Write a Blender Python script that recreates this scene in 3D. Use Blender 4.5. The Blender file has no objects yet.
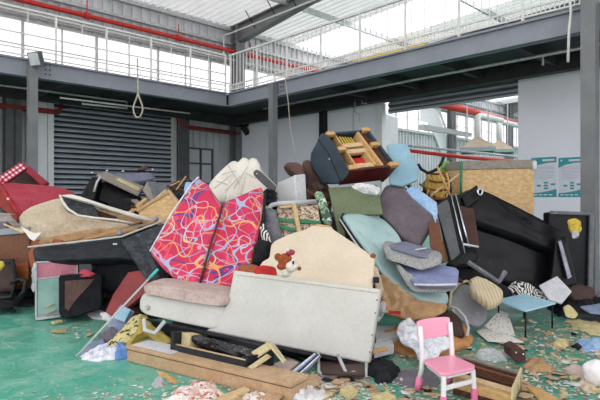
import bpy, bmesh, math, random
from mathutils import Vector, Matrix, noise
R = random.Random(7)
SC = bpy.context.scene
COL = SC.collection
H = 1.55; F = 517.0; CX = 300.0; CY = 197.0

def at(px, py, Y):
    return Vector(((px-CX)/F*Y, Y, H+(CY-py)/F*Y))
def on(px, py, z=0.0):
    Y = (H-z)*F/(py-CY)
    return at(px, py, Y)
# ------------------------------------------------------------------ materials
def hexc(s):
    s = s.lstrip('#'); out = []
    for i in (0, 2, 4):
        c = int(s[i:i+2], 16)/255
        out.append(c/12.92 if c <= .04045 else ((c+.055)/1.055)**2.4)
    return (*out, 1)
class NT:
    def __init__(s, name):
        s.m = bpy.data.materials.new(name); s.m.use_nodes = True
        s.t = s.m.node_tree; s.n = s.t.nodes; s.l = s.t.links
        s.b = s.n['Principled BSDF']; s.out = s.n['Material Output']
        s.tc = s.n.new('ShaderNodeTexCoord')
    def new(s, k, **kw):
        n = s.n.new('ShaderNode'+k)
        for a, v in kw.items():
            if a.startswith('i_'): n.inputs[a[2:].replace('_', ' ')].default_value = v
            else: setattr(n, a, v)
        return n
    def noise(s, scale, detail=4, rough=.6, off=0, coord='Object', stretch=None, dist=0):
        n = s.new('TexNoise', noise_dimensions='4D')
        n.inputs['Scale'].default_value = scale; n.inputs['Detail'].default_value = detail
        n.inputs['Roughness'].default_value = rough; n.inputs['W'].default_value = off
        n.inputs['Distortion'].default_value = dist
        src = s.tc.outputs[coord]
        if stretch:
            mp = s.new('Mapping'); mp.inputs['Scale'].default_value = stretch
            s.l.new(src, mp.inputs['Vector']); src = mp.outputs[0]
        s.l.new(src, n.inputs['Vector'])
        return n.outputs['Fac']
    def ramp(s, fac, stops):
        r = s.new('ValToRGB'); e = r.color_ramp.elements
        while len(e) < len(stops): e.new(.5)
        for i, (p, c) in enumerate(stops):
            e[i].position = p; e[i].color = c if len(c) == 4 else (*c, 1)
        s.l.new(fac, r.inputs[0]); return r.outputs['Color']
    def mix(s, f, a, b, mode='MIX'):
        m = s.new('Mix', data_type='RGBA', blend_type=mode)
        for sock, v in ((m.inputs[0], f), (m.inputs[6], a), (m.inputs[7], b)):
            if isinstance(v, bpy.types.NodeSocket): s.l.new(v, sock)
            else: sock.default_value = v
        return m.outputs[2]
    def math(s, op, a, b=None, c=None):
        m = s.new('Math', operation=op)
        for i, v in enumerate((a, b, c)):
            if v is None: continue
            if isinstance(v, bpy.types.NodeSocket): s.l.new(v, m.inputs[i])
            else: m.inputs[i].default_value = v
        return m.outputs[0]
    def color(s, c):
        if isinstance(c, bpy.types.NodeSocket): s.l.new(c, s.b.inputs['Base Color'])
        else: s.b.inputs['Base Color'].default_value = c
    def bump(s, h, st=.3, d=.01):
        b = s.new('Bump'); b.inputs['Strength'].default_value = st; b.inputs['Distance'].default_value = d
        s.l.new(h, b.inputs['Height']); s.l.new(b.outputs[0], s.b.inputs['Normal'])
BW = ((0, 0, 0), (1, 1, 1))
def mat(name, c, c2=None, rough=.7, scale=6, lo=.4, hi=.65, stain=None, sscale=2.5, slo=.55, shi=.7, bump=0, bscale=60, metal=0, stretch=None, spec=None, samt=.8, wear=None):
    t = NT(name); dark = int(c[1:3], 16)+int(c[3:5], 16)+int(c[5:7], 16) < 200; c = hexc(c)
    if wear is None: wear = 0 if (rough < .36 or metal) else (.1 if rough < .6 else .26)
    if spec is None and dark: spec = .2
    col = c
    if c2:
        f = t.ramp(t.noise(scale, stretch=stretch), [(lo, BW[0]), (hi, BW[1])])
        col = t.mix(f, c, hexc(c2))
    if stain:
        f = t.ramp(t.noise(sscale, 6, .7, 3.3), [(slo, (0, 0, 0)), (shi, (samt,)*3)])
        col = t.mix(f, col, hexc(stain))
    if wear:
        f = t.ramp(t.noise(38, 6, .75, 6.1), [(.36, (1-wear,)*3), (.6, (1, 1, 1))])
        col = t.mix(1.0, col, f, 'MULTIPLY')
        f = t.ramp(t.noise(13, 8, .8, 8.7), [(.6, (0, 0, 0)), (.72, (wear,)*3)])
        col = t.mix(f, col, hexc('#a39a8e'))
    t.color(col); t.b.inputs['Roughness'].default_value = rough; t.b.inputs['Metallic'].default_value = metal
    if spec is not None: t.b.inputs['Specular IOR Level'].default_value = spec
    if bump: t.bump(t.noise(bscale, 5, .6, 1.1), bump)
    return t.m
M = {}
def wood(name, a, b, sc=(2, 18, 18), rough=.65):
    return mat(name, a, b, rough=rough, scale=2.2, lo=.35, hi=.65, stretch=sc, bump=.1, stain='#6a4a30', sscale=4, slo=.62, shi=.8, samt=.4)
M['steel'] = mat('grey_paint', '#868b97', '#8f949f', rough=.5, wear=0, scale=3, stain='#5b5a58', sscale=8, slo=.62, shi=.75, samt=.5)
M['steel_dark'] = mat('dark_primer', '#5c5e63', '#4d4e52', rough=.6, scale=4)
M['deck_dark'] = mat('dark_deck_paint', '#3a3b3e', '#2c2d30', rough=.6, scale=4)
M['apron'] = mat('pale_concrete', '#b9b5ae', '#aaa69f', rough=.9, scale=1)
M['column'] = mat('column_paint', '#73767a', '#7c7f82', rough=.55, scale=3, stain='#8d9090', sscale=9, slo=.6, shi=.7, samt=.4)
M['black_steel'] = mat('black_steel', '#26282b', '#1c1d20', rough=.5)
M['rail_white'] = mat('white_railing_paint', '#e4e4e2', '#d4d4d2', rough=.4, wear=0)
M['galv'] = mat('galvanised_pipe', '#c3c6c8', '#a9acae', rough=.35, metal=.3, scale=12)
M['red_pipe'] = mat('red_pipe_paint', '#cf2a22', '#b8231d', rough=.35)
M['shutter'] = mat('shutter_slats', '#b0bac6', '#a8b2bf', rough=.38, scale=2, metal=.25, stain='#9aa3aa', sscale=3, slo=.6, shi=.8, samt=.4)
M['clad'] = mat('grey_cladding', '#d0d3d8', '#c4c8cd', rough=.5, wear=0, scale=1.5, stain='#8c8c88', sscale=2, slo=.6, shi=.8, samt=.4)
M['clad_light'] = mat('pale_cladding', '#d2d4d2', '#c5c8c6', rough=.5, wear=0, scale=1.5)
M['panel'] = mat('partition_panel', '#f2f4ff', '#ecf0fc', rough=.45, wear=0, scale=.8, stain='#a2a6ab', sscale=2.2, slo=.62, shi=.78, samt=.35)
M['panel_white'] = mat('white_panel', '#e6e9ec', '#dde1e5', rough=.4, wear=0)
M['roof'] = mat('roof_sheet', '#e9eae9', '#e0e2e1', rough=.5, scale=1, stain='#c9ccc6', sscale=1, slo=.5, shi=.8, samt=.5)
M['concrete'] = mat('concrete', '#8c8c88', '#7c7c78', rough=.85)
def leather(name, a, b, stain='#6d6d6b', rough=.36, samt=.25, bs=50, bp=.15):
    return mat(name, a, b, rough=rough, scale=5, stain=stain, sscale=9, slo=.6, shi=.74, samt=samt, bump=bp, bscale=bs)
M['white_leather'] = mat('offwhite_leatherette', '#cfcfc9', '#c3c4bc', rough=.5, scale=2.5, lo=.35, hi=.7, stain='#9c968a', sscale=6, slo=.58, shi=.76, samt=.55, bump=.12, bscale=25)
M['cream'] = mat('cream_vinyl', '#ddcfba', '#d4c5ae', rough=.55, scale=2, stain='#a18f76', sscale=7, slo=.64, shi=.8, samt=.4, bump=.08, bscale=20)
M['pinkish'] = mat('grubby_pink_beige_fabric', '#cbb7b0', '#bca69f', rough=.9, scale=5, stain='#8d6f66', sscale=8, slo=.55, shi=.75, samt=.5, bump=.25, bscale=40)
M['ivory'] = mat('ivory_leather', '#e3dfd6', '#d6d1c5', rough=.5, scale=4, stain='#a99f90', sscale=6, slo=.6, shi=.8, samt=.4, bump=.1)
M['black'] = leather('black_leather', '#0e0f11', '#141518', rough=.33, samt=.15)
M['black_cloth'] = mat('black_cloth', '#1b1c20', '#2a2b31', rough=.85, scale=8, bump=.3)
M['navy'] = leather('navy_leather', '#35434f', '#2b3641', stain='#6f7a84')
M['charcoal'] = mat('worn_charcoal_leather', '#2c3036', '#4a4f55', rough=.55, scale=8, lo=.38, hi=.7, stain='#a2a6a8', sscale=22, slo=.55, shi=.75, samt=.5, bump=.3, bscale=30, stretch=(1, 1, 3))
M['charcoal_dark'] = mat('dark_charcoal_leather', '#1f2226', '#2e3238', rough=.5, scale=8, stain='#6d7074', sscale=20, slo=.58, shi=.78, samt=.4, bump=.3, bscale=30, stretch=(1, 1, 3))
M['mid_grey'] = mat('grey_fabric', '#7c7e85', '#6a6c73', rough=.9, scale=9, bump=.2)
M['lilac_grey'] = mat('lilac_grey_fabric', '#83859c', '#74768e', rough=.9, scale=7, stain='#b8b9bf', sscale=10, slo=.6, shi=.7, samt=.5, bump=.2)
M['lilac_blue'] = mat('lilac_blue_fabric', '#8d96bd', '#7c86ae', rough=.9, scale=7, stain='#b8bac6', sscale=10, slo=.6, shi=.7, samt=.5, bump=.2)
M['speckle'] = mat('speckled_grey_fabric', '#b4b5b2', '#85868a', rough=.95, scale=80, lo=.42, hi=.6, bump=.2)
M['teal_mat'] = mat('pale_teal_vinyl', '#b4d0d0', '#a5c4c5', rough=.5, scale=3, stain='#6f8e8e', sscale=11, slo=.64, shi=.74, samt=.6, bump=.08)
M['pale_blue'] = mat('pale_blue_board', '#93b9ca', '#84abbf', rough=.55, scale=4, stain='#d3dfe2', sscale=12, slo=.6, shi=.7, samt=.7)
M['table_blue'] = mat('pale_blue_table', '#b2daee', '#a0cfe6', rough=.5, scale=4, stain='#dbe6ea', sscale=12, slo=.58, shi=.68)
M['mustard'] = mat('mustard_sheet', '#b3a352', '#a08f42', rough=.8, scale=8, bump=.2, stain='#4d4526', sscale=9, slo=.58, shi=.7)
M['gloss_strip'] = mat('scuffed_gloss_strip', '#6d717c', '#8d919b', rough=.2, metal=.6)
M['sky_sheet'] = mat('blue_streaked_sheet', '#86aedc', '#a8c3e2', rough=.6, scale=7, stain='#4c5d76', sscale=14, slo=.6, shi=.68, samt=.8)
M['mauve'] = mat('mauve_grey_upholstery', '#7b7179', '#6d636b', rough=.8, scale=4, bump=.15, stain='#6a6067', sscale=6, slo=.6, shi=.8, samt=.5)
M['olive'] = mat('olive_green_board', '#7d8a68', '#6f7c5b', rough=.7, scale=3, stain='#56603f', sscale=5, slo=.6, shi=.8, samt=.5)
M['brown_fabric'] = mat('brown_velour', '#6b4f49', '#57403b', rough=.9, scale=6, bump=.2)
M['dark_brown'] = leather('dark_brown_leather', '#3d2c28', '#4a3732', rough=.45)
M['brown_leather'] = leather('brown_leather', '#4d3330', '#402927', rough=.3)
M['red_cloth'] = mat('crimson_fabric', '#b83a4e', '#a62f43', rough=.8, scale=5, stain='#d5707f', sscale=3, slo=.5, shi=.8, samt=.5, bump=.2)
M['red_dark'] = mat('dark_red_vinyl', '#8b231f', '#741b19', rough=.5, scale=3)
M['red'] = mat('red_fabric', '#d02a26', '#a81d1c', rough=.8, scale=8)
M['beige'] = mat('dusty_beige_cloth', '#cfbfa8', '#bca98e', rough=.9, scale=3, stain='#8a7258', sscale=4, slo=.58, shi=.8, samt=.6, bump=.25, bscale=14)
M['tan'] = mat('tan_cloth', '#c09c74', '#ab8760', rough=.9, scale=5, stain='#7d5b3b', sscale=6, slo=.58, shi=.8, samt=.5, bump=.2)
M['orange_foam'] = mat('orange_brown_suede', '#cf9660', '#bd834c', rough=.9, scale=6, bump=.2, stain='#8a5527', sscale=12, slo=.62, shi=.7)
M['cardboard'] = mat('cardboard', '#c8a988', '#b99874', rough=.85, scale=4, stain='#8e6b45', sscale=6, slo=.6, shi=.75, samt=.4)
M['cream_board'] = mat('cream_board', '#d9cba0', '#cdbd90', rough=.7, scale=6)
M['ply'] = wood('plywood', '#e6c797', '#cda66e', (5, 5, 11))
M['pine'] = wood('raw_pine', '#d9b078', '#c39760')
M['pine_pale'] = wood('pale_timber', '#e2c79d', '#cfae7d')
M['brown_wood'] = wood('brown_wood', '#7c4c30', '#673d26', (12, 2, 12))
M['orange_wood'] = wood('orange_wood', '#a4582b', '#8d4821')
M['dark_wood'] = wood('dark_wood', '#5a3a2b', '#3f271d')
M['grey_wood'] = wood('weathered_wood', '#a39d92', '#857e73')
M['red_wood'] = mat('dark_red_lacquer', '#5d231e', '#471a16', rough=.4, scale=6)
M['white_board'] = mat('white_board', '#dfe0e4', '#cfd1d8', rough=.6, scale=5, stain='#a9a7a7', sscale=7, slo=.6, shi=.8, samt=.4)
M['blue_board'] = mat('grey_blue_board', '#8794b0', '#76839f', rough=.6, scale=5)
M['paper'] = mat('white_paper', '#ebe9e8', '#d9d6d8', rough=.85, scale=12, bump=.2)
M['white_cloth'] = mat('white_blue_shirt_cloth', '#eef0f6', '#c0cbe4', rough=.9, scale=9, lo=.5, hi=.62, bump=.3, bscale=20)
M['pink'] = mat('pink_plastic', '#f4a3bd', '#f19bb6', rough=.32, scale=3)
M['pink_foot'] = mat('bright_pink_plastic', '#f07fa8', '#ee78a3', rough=.35)
M['white_plastic'] = mat('white_plastic', '#f1eff0', '#e6e4e6', rough=.3)
M['pink_panel'] = mat('dusty_pink_panel', '#d98a9c', '#c97b8e', rough=.6, scale=8, stain='#8e4c57', sscale=20, slo=.62, shi=.68, samt=.7)
M['mint_panel'] = mat('dusty_mint_panel', '#9cc0b8', '#8db3aa', rough=.35, scale=6, stain='#c6d6ce', sscale=7, slo=.55, shi=.75, samt=.6)
M['yellow'] = mat('yellow_foam', '#dcc24e', '#cbb04a', rough=.9, scale=12, bump=.3)
M['foam'] = mat('cream_foam', '#d8cb9b', '#c8b883', rough=.95, scale=15, bump=.3)
M['teal_plastic'] = mat('teal_plastic', '#3fc7c0', '#36b8b2', rough=.35)
M['green_strip'] = mat('green_paint', '#2f8a5c', '#277a50', rough=.5)
M['crane_yellow'] = mat('yellow_paint', '#d9b83a', '#c8a730', rough=.4)
M['lime'] = mat('lime_leaf', '#9ccf5a', '#7fb844', rough=.6, scale=12)
M['hood_tan'] = mat('dusty_hood_top', '#cfc0aa', '#b9a98f', rough=.6, scale=3)
M['hood_grey'] = mat('pale_blue_grey_metal', '#b2bfc4', '#a3b1b7', rough=.4)
M['teal_print'] = mat('teal_poster_ink', '#1f9aa3', '#2aa5ad', rough=.5)
M['poster_white'] = mat('poster_paper', '#dfe3ee', '#d8ddea', rough=.4, wear=0)
M['poster_text'] = mat('grey_print', '#c6cbdc', '#bcc2d4', rough=.5)
M['lamp_glass'] = mat('lamp_glass', '#c9ced2', '#b3b9bf', rough=.2)
M['chrome'] = mat('chrome', '#c9cdd6', '#b2b6c0', rough=.12, metal=1)
M['light_grey'] = mat('light_grey_vinyl', '#c5c6c8', '#b8b9bc', rough=.5, scale=4, stain='#8f8d8a', sscale=7, slo=.6, shi=.8, samt=.4, bump=.1)
M['shell_grey'] = mat('dirty_grey_plastic', '#8c8e92', '#7c7e83', rough=.5, scale=6, stain='#c6c6c4', sscale=7, slo=.56, shi=.7, samt=.6)
M['plum'] = mat('purple_grey_suede', '#75707c', '#67626e', rough=.9, scale=6, bump=.15)
M['bear'] = mat('brown_plush', '#a4542c', '#8d4522', rough=1, scale=30, bump=.6, bscale=90)
M['plush_white'] = mat('white_plush', '#f0e8dc', '#e4d9cb', rough=1, scale=30, bump=.6, bscale=90)
M['eye'] = mat('black_eye', '#0c0c0c', rough=.1)
M['rope'] = mat('pale_rope', '#cfc9ba', '#b9b2a2', rough=.9)
M['blue_cloth'] = mat('blue_cloth', '#4f7fc4', '#7ba2d6', rough=.9, scale=8, bump=.3)
def plastic_film():
    t = NT('thin_plastic_film'); t.color(hexc('#d4d6da')); t.b.inputs['Roughness'].default_value = .15
    t.b.inputs['Alpha'].default_value = .55; t.bump(t.noise(30), .5); return t.m
M['film'] = plastic_film()
def dark_film():
    t = NT('black_plastic_film')
    f = t.ramp(t.noise(14, 5, .65, dist=1), [(.57, (0, 0, 0)), (.66, (1, 1, 1))])
    t.color(t.mix(f, hexc('#1d1d20'), hexc('#8f9096'))); t.b.inputs['Roughness'].default_value = .18; t.bump(t.noise(18), .8); return t.m
M['dark_film'] = dark_film()
def red_swirl():
    t = NT('crimson_fabric_with_coloured_loops')
    base = t.mix(t.ramp(t.noise(2.5), [(.35, BW[0]), (.65, BW[1])]), hexc('#d2355c'), hexc('#c0284e'))
    blot = t.ramp(t.noise(5, 1, .4, 9.5), [(.56, BW[0]), (.6, BW[1])])
    base = t.mix(blot, base, hexc('#d8476b'))
    for k, (c, sc, th) in enumerate((('#5b3a86', 2.6, .007), ('#e8a05a', 3.0, .009), ('#d9c583', 2.4, .006), ('#a3b0d0', 3.3, .010), ('#cf8fae', 3.6, .008), ('#8fa0c8', 2.2, .006), ('#e07d55', 3.9, .008), ('#c4b6c8', 4.2, .009))):
        n = t.noise(sc, 0, .3, 3.1*k+.7, dist=.25)
        for lv in (.5,):
            d = t.math('ABSOLUTE', t.math('SUBTRACT', n, lv))
            base = t.mix(t.math('LESS_THAN', d, th), base, hexc(c))
    t.color(base); t.b.inputs['Roughness'].default_value = .8; t.bump(t.noise(7, 3), .35, .02); return t.m
M['swirl'] = red_swirl()
def uvsep(t):
    s = t.new('SeparateXYZ'); t.l.new(t.tc.outputs['UV'], s.inputs[0]); return s.outputs[0], s.outputs[1]
def plaid():
    t = NT('red_white_plaid'); u, v = uvsep(t)
    a = t.math('LESS_THAN', t.math('FRACT', t.math('MULTIPLY', u, 15)), .5)
    b = t.math('LESS_THAN', t.math('FRACT', t.math('MULTIPLY', v, 15)), .5)
    f = t.math('MULTIPLY', t.math('ADD', a, b), .5)
    t.color(t.ramp(f, [(0, hexc('#e6d9dc')), (.5, hexc('#c25c70')), (1, hexc('#8f1f38'))])); t.b.inputs['Roughness'].default_value = .9; return t.m
M['plaid'] = plaid()
def stripes(name, a, b, n, duty=.5, dist=0, axis=0, c3=None):
    t = NT(name); uv = uvsep(t); u = uv[axis]
    if dist: u = t.math('ADD', u, t.math('MULTIPLY', t.noise(5, 2), dist))
    f = t.math('LESS_THAN', t.math('FRACT', t.math('MULTIPLY', u, n)), duty)
    t.color(t.mix(f, hexc(a), hexc(b))); t.b.inputs['Roughness'].default_value = .85; t.bump(t.noise(25), .2); return t.m
M['zebra'] = stripes('zebra_print_cloth', '#e3e1dc', '#26262a', 22, .45, .35)
M['duvet_stripe'] = stripes('blue_grey_striped_cloth', '#b9bcc6', '#6f7686', 30, .3, .05)
M['flute'] = stripes('fluted_khaki_upholstery', '#c6b79a', '#a99a7c', 26, .25)
def leafy(name, g, c1, c2, sc=12, lo=.5):
    t = NT(name)
    f = t.ramp(t.noise(sc, 3, .6, 2.2, dist=.6), [(lo, BW[0]), (lo+.02, BW[1])])
    f2 = t.ramp(t.noise(sc*1.3, 3, .6, 7.2, dist=.6), [(lo+.06, BW[0]), (lo+.08, BW[1])])
    t.color(t.mix(f2, t.mix(f, hexc(g), hexc(c1)), hexc(c2))); t.b.inputs['Roughness'].default_value = .9; t.bump(t.noise(20), .3); return t.m
M['green_print'] = leafy('green_leaf_print', '#7f9b80', '#3f5c4b', '#d7ded2')
M['rug'] = leafy('cream_rug_with_black_motif', '#cfc48e', '#27231f', '#b9a765', 24, .54)
M['litter'] = leafy('mixed_litter', '#cfc7bd', '#b48f6b', '#e9e4df', 8, .5)
M['litter_pink'] = leafy('pinkish_litter', '#d9b7ab', '#e9dfda', '#b5584f', 14, .5)
M['news'] = leafy('printed_paper', '#e6e3dd', '#8a827c', '#c39a90', 34, .59)
M['woven'] = leafy('pink_cream_webbing', '#d8c2a6', '#7c6858', '#e9dccb', 26, .5)
def glass():
    t = NT('window_glass'); tr = t.new('BsdfTransparent'); g = t.new('BsdfGlossy'); g.inputs['Roughness'].default_value = .05
    m = t.new('MixShader'); m.inputs[0].default_value = .06
    t.l.new(tr.outputs[0], m.inputs[1]); t.l.new(g.outputs[0], m.inputs[2]); t.l.new(m.outputs[0], t.out.inputs[0]); return t.m
M['glass'] = glass()
def translucent():
    t = NT('translucent_sheet'); tr = t.new('BsdfTranslucent'); tr.inputs[0].default_value = (.95, .97, 1, 1); g = t.new('BsdfTransparent'); g.inputs[0].default_value = (.9, .93, .95, 1)
    m = t.new('MixShader'); m.inputs[0].default_value = .35
    t.l.new(tr.outputs[0], m.inputs[1]); t.l.new(g.outputs[0], m.inputs[2]); t.l.new(m.outputs[0], t.out.inputs[0]); return t.m
M['skylight'] = translucent()
def roof_mat():
    t = NT('milky_roof_sheet'); c = t.mix(t.ramp(t.noise(1), [(.35, BW[0]), (.7, BW[1])]), hexc('#e9ebeb'), hexc('#dcdfde'))
    t.color(c); tr = t.new('BsdfTranslucent'); t.l.new(c, tr.inputs[0])
    m = t.new('MixShader'); m.inputs[0].default_value = .21  # translucency added so the roof glows and lights the hall below
    t.l.new(t.b.outputs[0], m.inputs[1]); t.l.new(tr.outputs[0], m.inputs[2]); t.l.new(m.outputs[0], t.out.inputs[0]); return t.m
M['roof'] = roof_mat()
FX = 0.0
def floor_mat():
    t = NT('green_epoxy_floor')
    base = t.mix(t.ramp(t.noise(.9, 6, .65, 0), [(.3, BW[0]), (.7, BW[1])]), hexc('#2f9a80'), hexc('#4fae98'))
    dust = t.ramp(t.noise(2.2, 12, .78, 5, dist=.3), [(.46, (0, 0, 0)), (.72, (.75,)*3)])
    base = t.mix(dust, base, hexc('#a9c6b8'))
    fine = t.ramp(t.noise(22, 10, .8, 9), [(.52, (0, 0, 0)), (.66, (.45,)*3)])
    base = t.mix(fine, base, hexc('#b9c8b8'))
    brn = t.ramp(t.noise(1.7, 12, .8, 12), [(.54, (0, 0, 0)), (.64, (.6,)*3)])
    base = t.mix(brn, base, hexc('#8d9480'))
    for k, (sc_, th_) in enumerate(((2.2, .0035), (3.7, .004), (1.4, .002))):
        n_ = t.noise(sc_, 2, .5, 21+k*5, dist=.4); d_ = t.math('LESS_THAN', t.math('ABSOLUTE', t.math('SUBTRACT', n_, .5)), th_)
        base = t.mix(t.math('MULTIPLY', d_, .4), base, hexc('#bfd0c4'))
    drk = t.ramp(t.noise(9, 9, .75, 15), [(.57, (0, 0, 0)), (.66, (.6,)*3)])
    base = t.mix(drk, base, hexc('#276f60'))
    sx = t.new('SeparateXYZ'); t.l.new(t.tc.outputs['Object'], sx.inputs[0])
    zone = t.ramp(t.noise(2.8, 9, .75, 31), [(.38, (0, 0, 0)), (.6, (.75,)*3)])
    wx = t.new('MapRange', interpolation_type='SMOOTHSTEP'); t.l.new(sx.outputs[0], wx.inputs[0]); wx.inputs[1].default_value = FX-.6; wx.inputs[2].default_value = FX+1.6
    base = t.mix(t.math('MULTIPLY', zone, wx.outputs[0]), base, hexc('#2c6b58'))
    t.color(base)
    rr = t.ramp(dust, [(0, (.28,)*3), (1, (.7,)*3)]); t.l.new(rr, t.b.inputs['Roughness'])
    t.bump(t.noise(40, 6), .12, .005); return t.m
M['floor'] = floor_mat()
# ------------------------------------------------------------------ mesh building
def tag(o, lab, cat, grp=None, kind=None):
    if lab: o['label'] = lab
    if cat: o['category'] = cat
    if grp: o['group'] = grp
    if kind: o['kind'] = kind
    return o
def link(name, me, m, parent, origin=None):
    me.materials.append(M[m] if isinstance(m, str) else m)
    o = bpy.data.objects.new(name, me); COL.objects.link(o)
    if parent is not None:
        o.parent = parent
        base = parent['_w'] if '_w' in parent else (0, 0, 0)
        me.transform(Matrix.Translation(-Vector(base)))
        o['_w'] = tuple(base)
    else:
        if origin is None:
            xs = [v.co for v in me.vertices]
            origin = Vector(((min(v.x for v in xs)+max(v.x for v in xs))/2, (min(v.y for v in xs)+max(v.y for v in xs))/2, min(v.z for v in xs)))
        me.transform(Matrix.Translation(-origin)); o.location = origin; o['_w'] = tuple(origin)
    return o
def thing(name, lab, cat, loc, grp=None):
    o = bpy.data.objects.new(name, None); COL.objects.link(o); o.location = loc; o['_w'] = tuple(loc)
    o.empty_display_size = .1
    return tag(o, lab, cat, grp)
class MB:
    def __init__(s): s.bm = bmesh.new(); s.uv = s.bm.loops.layers.uv.new('UVMap')
    def hexa(s, p):   # p: 4 front then 4 back
        v = [s.bm.verts.new(q) for q in p]
        uvs = [(0, 0), (1, 0), (1, 1), (0, 1)]
        w = (Vector(p[1])-Vector(p[0])).length; h = (Vector(p[3])-Vector(p[0])).length
        for f in ((0, 1, 2, 3), (7, 6, 5, 4), (4, 5, 1, 0), (1, 5, 6, 2), (2, 6, 7, 3), (3, 7, 4, 0)):
            fc = s.bm.faces.new([v[i] for i in f])
            for lp, q in zip(fc.loops, uvs): lp[s.uv].uv = (q[0]*w, q[1]*h)
        return s
    def box(s, c, d, rot=None):
        c = Vector(c); x, y, z = (k/2 for k in d); m = rot or Matrix()
        pts = [(-x, -y, -z), (x, -y, -z), (x, -y, z), (-x, -y, z), (-x, y, -z), (x, y, -z), (x, y, z), (-x, y, z)]
        return s.hexa([c+(m @ Vector(q)) for q in pts])
    def tube(s, pts, r, n=8, r2=None, closed=False):
        pts = [Vector(p) for p in pts]; rings = []
        N = len(pts); up = None
        for i, p in enumerate(pts):
            if closed: d = pts[(i+1) % N]-pts[i-1]
            else: d = pts[min(i+1, N-1)]-pts[max(i-1, 0)]
            d.normalize()
            if up is None:
                up = Vector((0, 0, 1)) if abs(d.z) < .9 else Vector((1, 0, 0))
            a = d.cross(up).normalized(); b = a.cross(d).normalized(); up = b
            rr = r if r2 is None else r+(r2-r)*i/(N-1)
            rings.append([s.bm.verts.new(p+a*math.cos(t*2*math.pi/n)*rr+b*math.sin(t*2*math.pi/n)*rr) for t in range(n)])
        for i in range(N if closed else N-1):
            A, B = rings[i], rings[(i+1) % N]
            for k in range(n): s.bm.faces.new((A[k], A[(k+1) % n], B[(k+1) % n], B[k]))
        if not closed:
            s.bm.faces.new(rings[0][::-1]); s.bm.faces.new(rings[-1])
        return s
    def prism(s, poly, ext):
        ext = Vector(ext); a = [s.bm.verts.new(p) for p in poly]; b = [s.bm.verts.new(Vector(p)+ext) for p in poly]
        o = Vector(poly[0]); u = (Vector(poly[1])-o); u.normalize(); nn = ext.normalized() if ext.length else Vector((0, 1, 0)); v = nn.cross(u)
        f = s.bm.faces.new(a)
        for lp in f.loops: q = lp.vert.co-o; lp[s.uv].uv = (q.dot(u), q.dot(v))
        s.bm.faces.new(b[::-1])
        n = len(a)
        for i in range(n): s.bm.faces.new((a[(i+1) % n], a[i], b[i], b[(i+1) % n]))
        return s
    def ball(s, c, r, sub=3, sc=(1, 1, 1), nz=0, seed=0):
        d = bmesh.ops.create_icosphere(s.bm, subdivisions=sub, radius=1)
        c = Vector(c)
        for v in d['verts']:
            k = 1+nz*noise.noise(v.co*1.7+Vector((seed, seed*.3, 0)))
            v.co = Vector((v.co.x*sc[0]*r*k, v.co.y*sc[1]*r*k, v.co.z*sc[2]*r*k))+c
        return s
    def build(s, name, m, parent=None, bev=0, seg=2, smooth=False, lab=None, cat=None, grp=None, kind=None, sub=0, origin=None):
        bmesh.ops.recalc_face_normals(s.bm, faces=s.bm.faces)
        me = bpy.data.meshes.new(name); s.bm.to_mesh(me); s.bm.free()
        o = link(name, me, m, parent, origin)
        if bev:
            b = o.modifiers.new('bevel', 'BEVEL'); b.width = bev; b.segments = seg; b.limit_method = 'ANGLE'; b.angle_limit = .5
            b.use_clamp_overlap = True
            for p in me.polygons: p.use_smooth = True
            w = o.modifiers.new('wn', 'WEIGHTED_NORMAL'); w.keep_sharp = True
        if sub:
            q = o.modifiers.new('sub', 'SUBSURF'); q.levels = q.render_levels = sub
        if smooth or sub:
            for p in me.polygons: p.use_smooth = True
        return tag(o, lab, cat, grp, kind)
# planes and frames -------------------------------------------------------
class Plane:
    def __init__(s, a, b, c):
        s.o = at(*a); s.u = at(*b)-s.o; s.v = at(*c)-s.o
        s.n = s.u.cross(s.v).normalized()
        if s.n.dot(s.o-Vector((0, 0, H))) < 0: s.n = -s.n      # points away from the viewer
        s.eu = s.u.normalized(); s.ev = s.n.cross(s.eu)
    def hit(s, px, py):
        d = Vector(((px-CX)/F, 1, (CY-py)/F)); c = Vector((0, 0, H))
        return c+d*((s.o-c).dot(s.n)/d.dot(s.n))
class Fr:
    """a box frame: origin, two edge directions, and the direction away from the viewer"""
    def __init__(s, o, u, v):
        s.o = at(*o); s.u = at(*u)-s.o; s.v = at(*v)-s.o
        s.n = s.u.cross(s.v).normalized()
        if s.n.dot(s.o-Vector((0, 0, H))) < 0: s.n = -s.n
    def p(s, u, v, w=0): return s.o+s.u*u+s.v*v+s.n*w
    def hexa(s, mb, u0, u1, v0, v1, w0, w1):
        return mb.hexa([s.p(u0, v0, w0), s.p(u1, v0, w0), s.p(u1, v1, w0), s.p(u0, v1, w0), s.p(u0, v0, w1), s.p(u1, v0, w1), s.p(u1, v1, w1), s.p(u0, v1, w1)])
def chaikin(p, n=2):
    for _ in range(n):
        q = []
        for i in range(len(p)):
            a, b = p[i], p[(i+1) % len(p)]
            q += [a*.86+b*.14, a*.14+b*.86]
        p = q
    return p
def resample(p, n):
    L = [0]
    for i in range(len(p)): L.append(L[-1]+(p[(i+1) % len(p)]-p[i]).length)
    out = []; j = 0
    for k in range(n):
        t = L[-1]*k/n
        while L[j+1] < t: j += 1
        f = (t-L[j])/max(L[j+1]-L[j], 1e-9)
        out.append(p[j].lerp(p[(j+1) % len(p)], f))
    return out
def panel(name, out, pl, th, m, parent=None, ext=None, bev=.012, seg=2, rnd=0, **kw):
    if not isinstance(pl, Plane): pl = Plane(*pl)
    P = [pl.hit(*q) for q in out]
    if rnd: P = chaikin(P, rnd)
    mb = MB().prism(P, ext if ext is not None else pl.n*th)
    return mb.build(name, m, parent, bev=bev, seg=seg, **kw)
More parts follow.
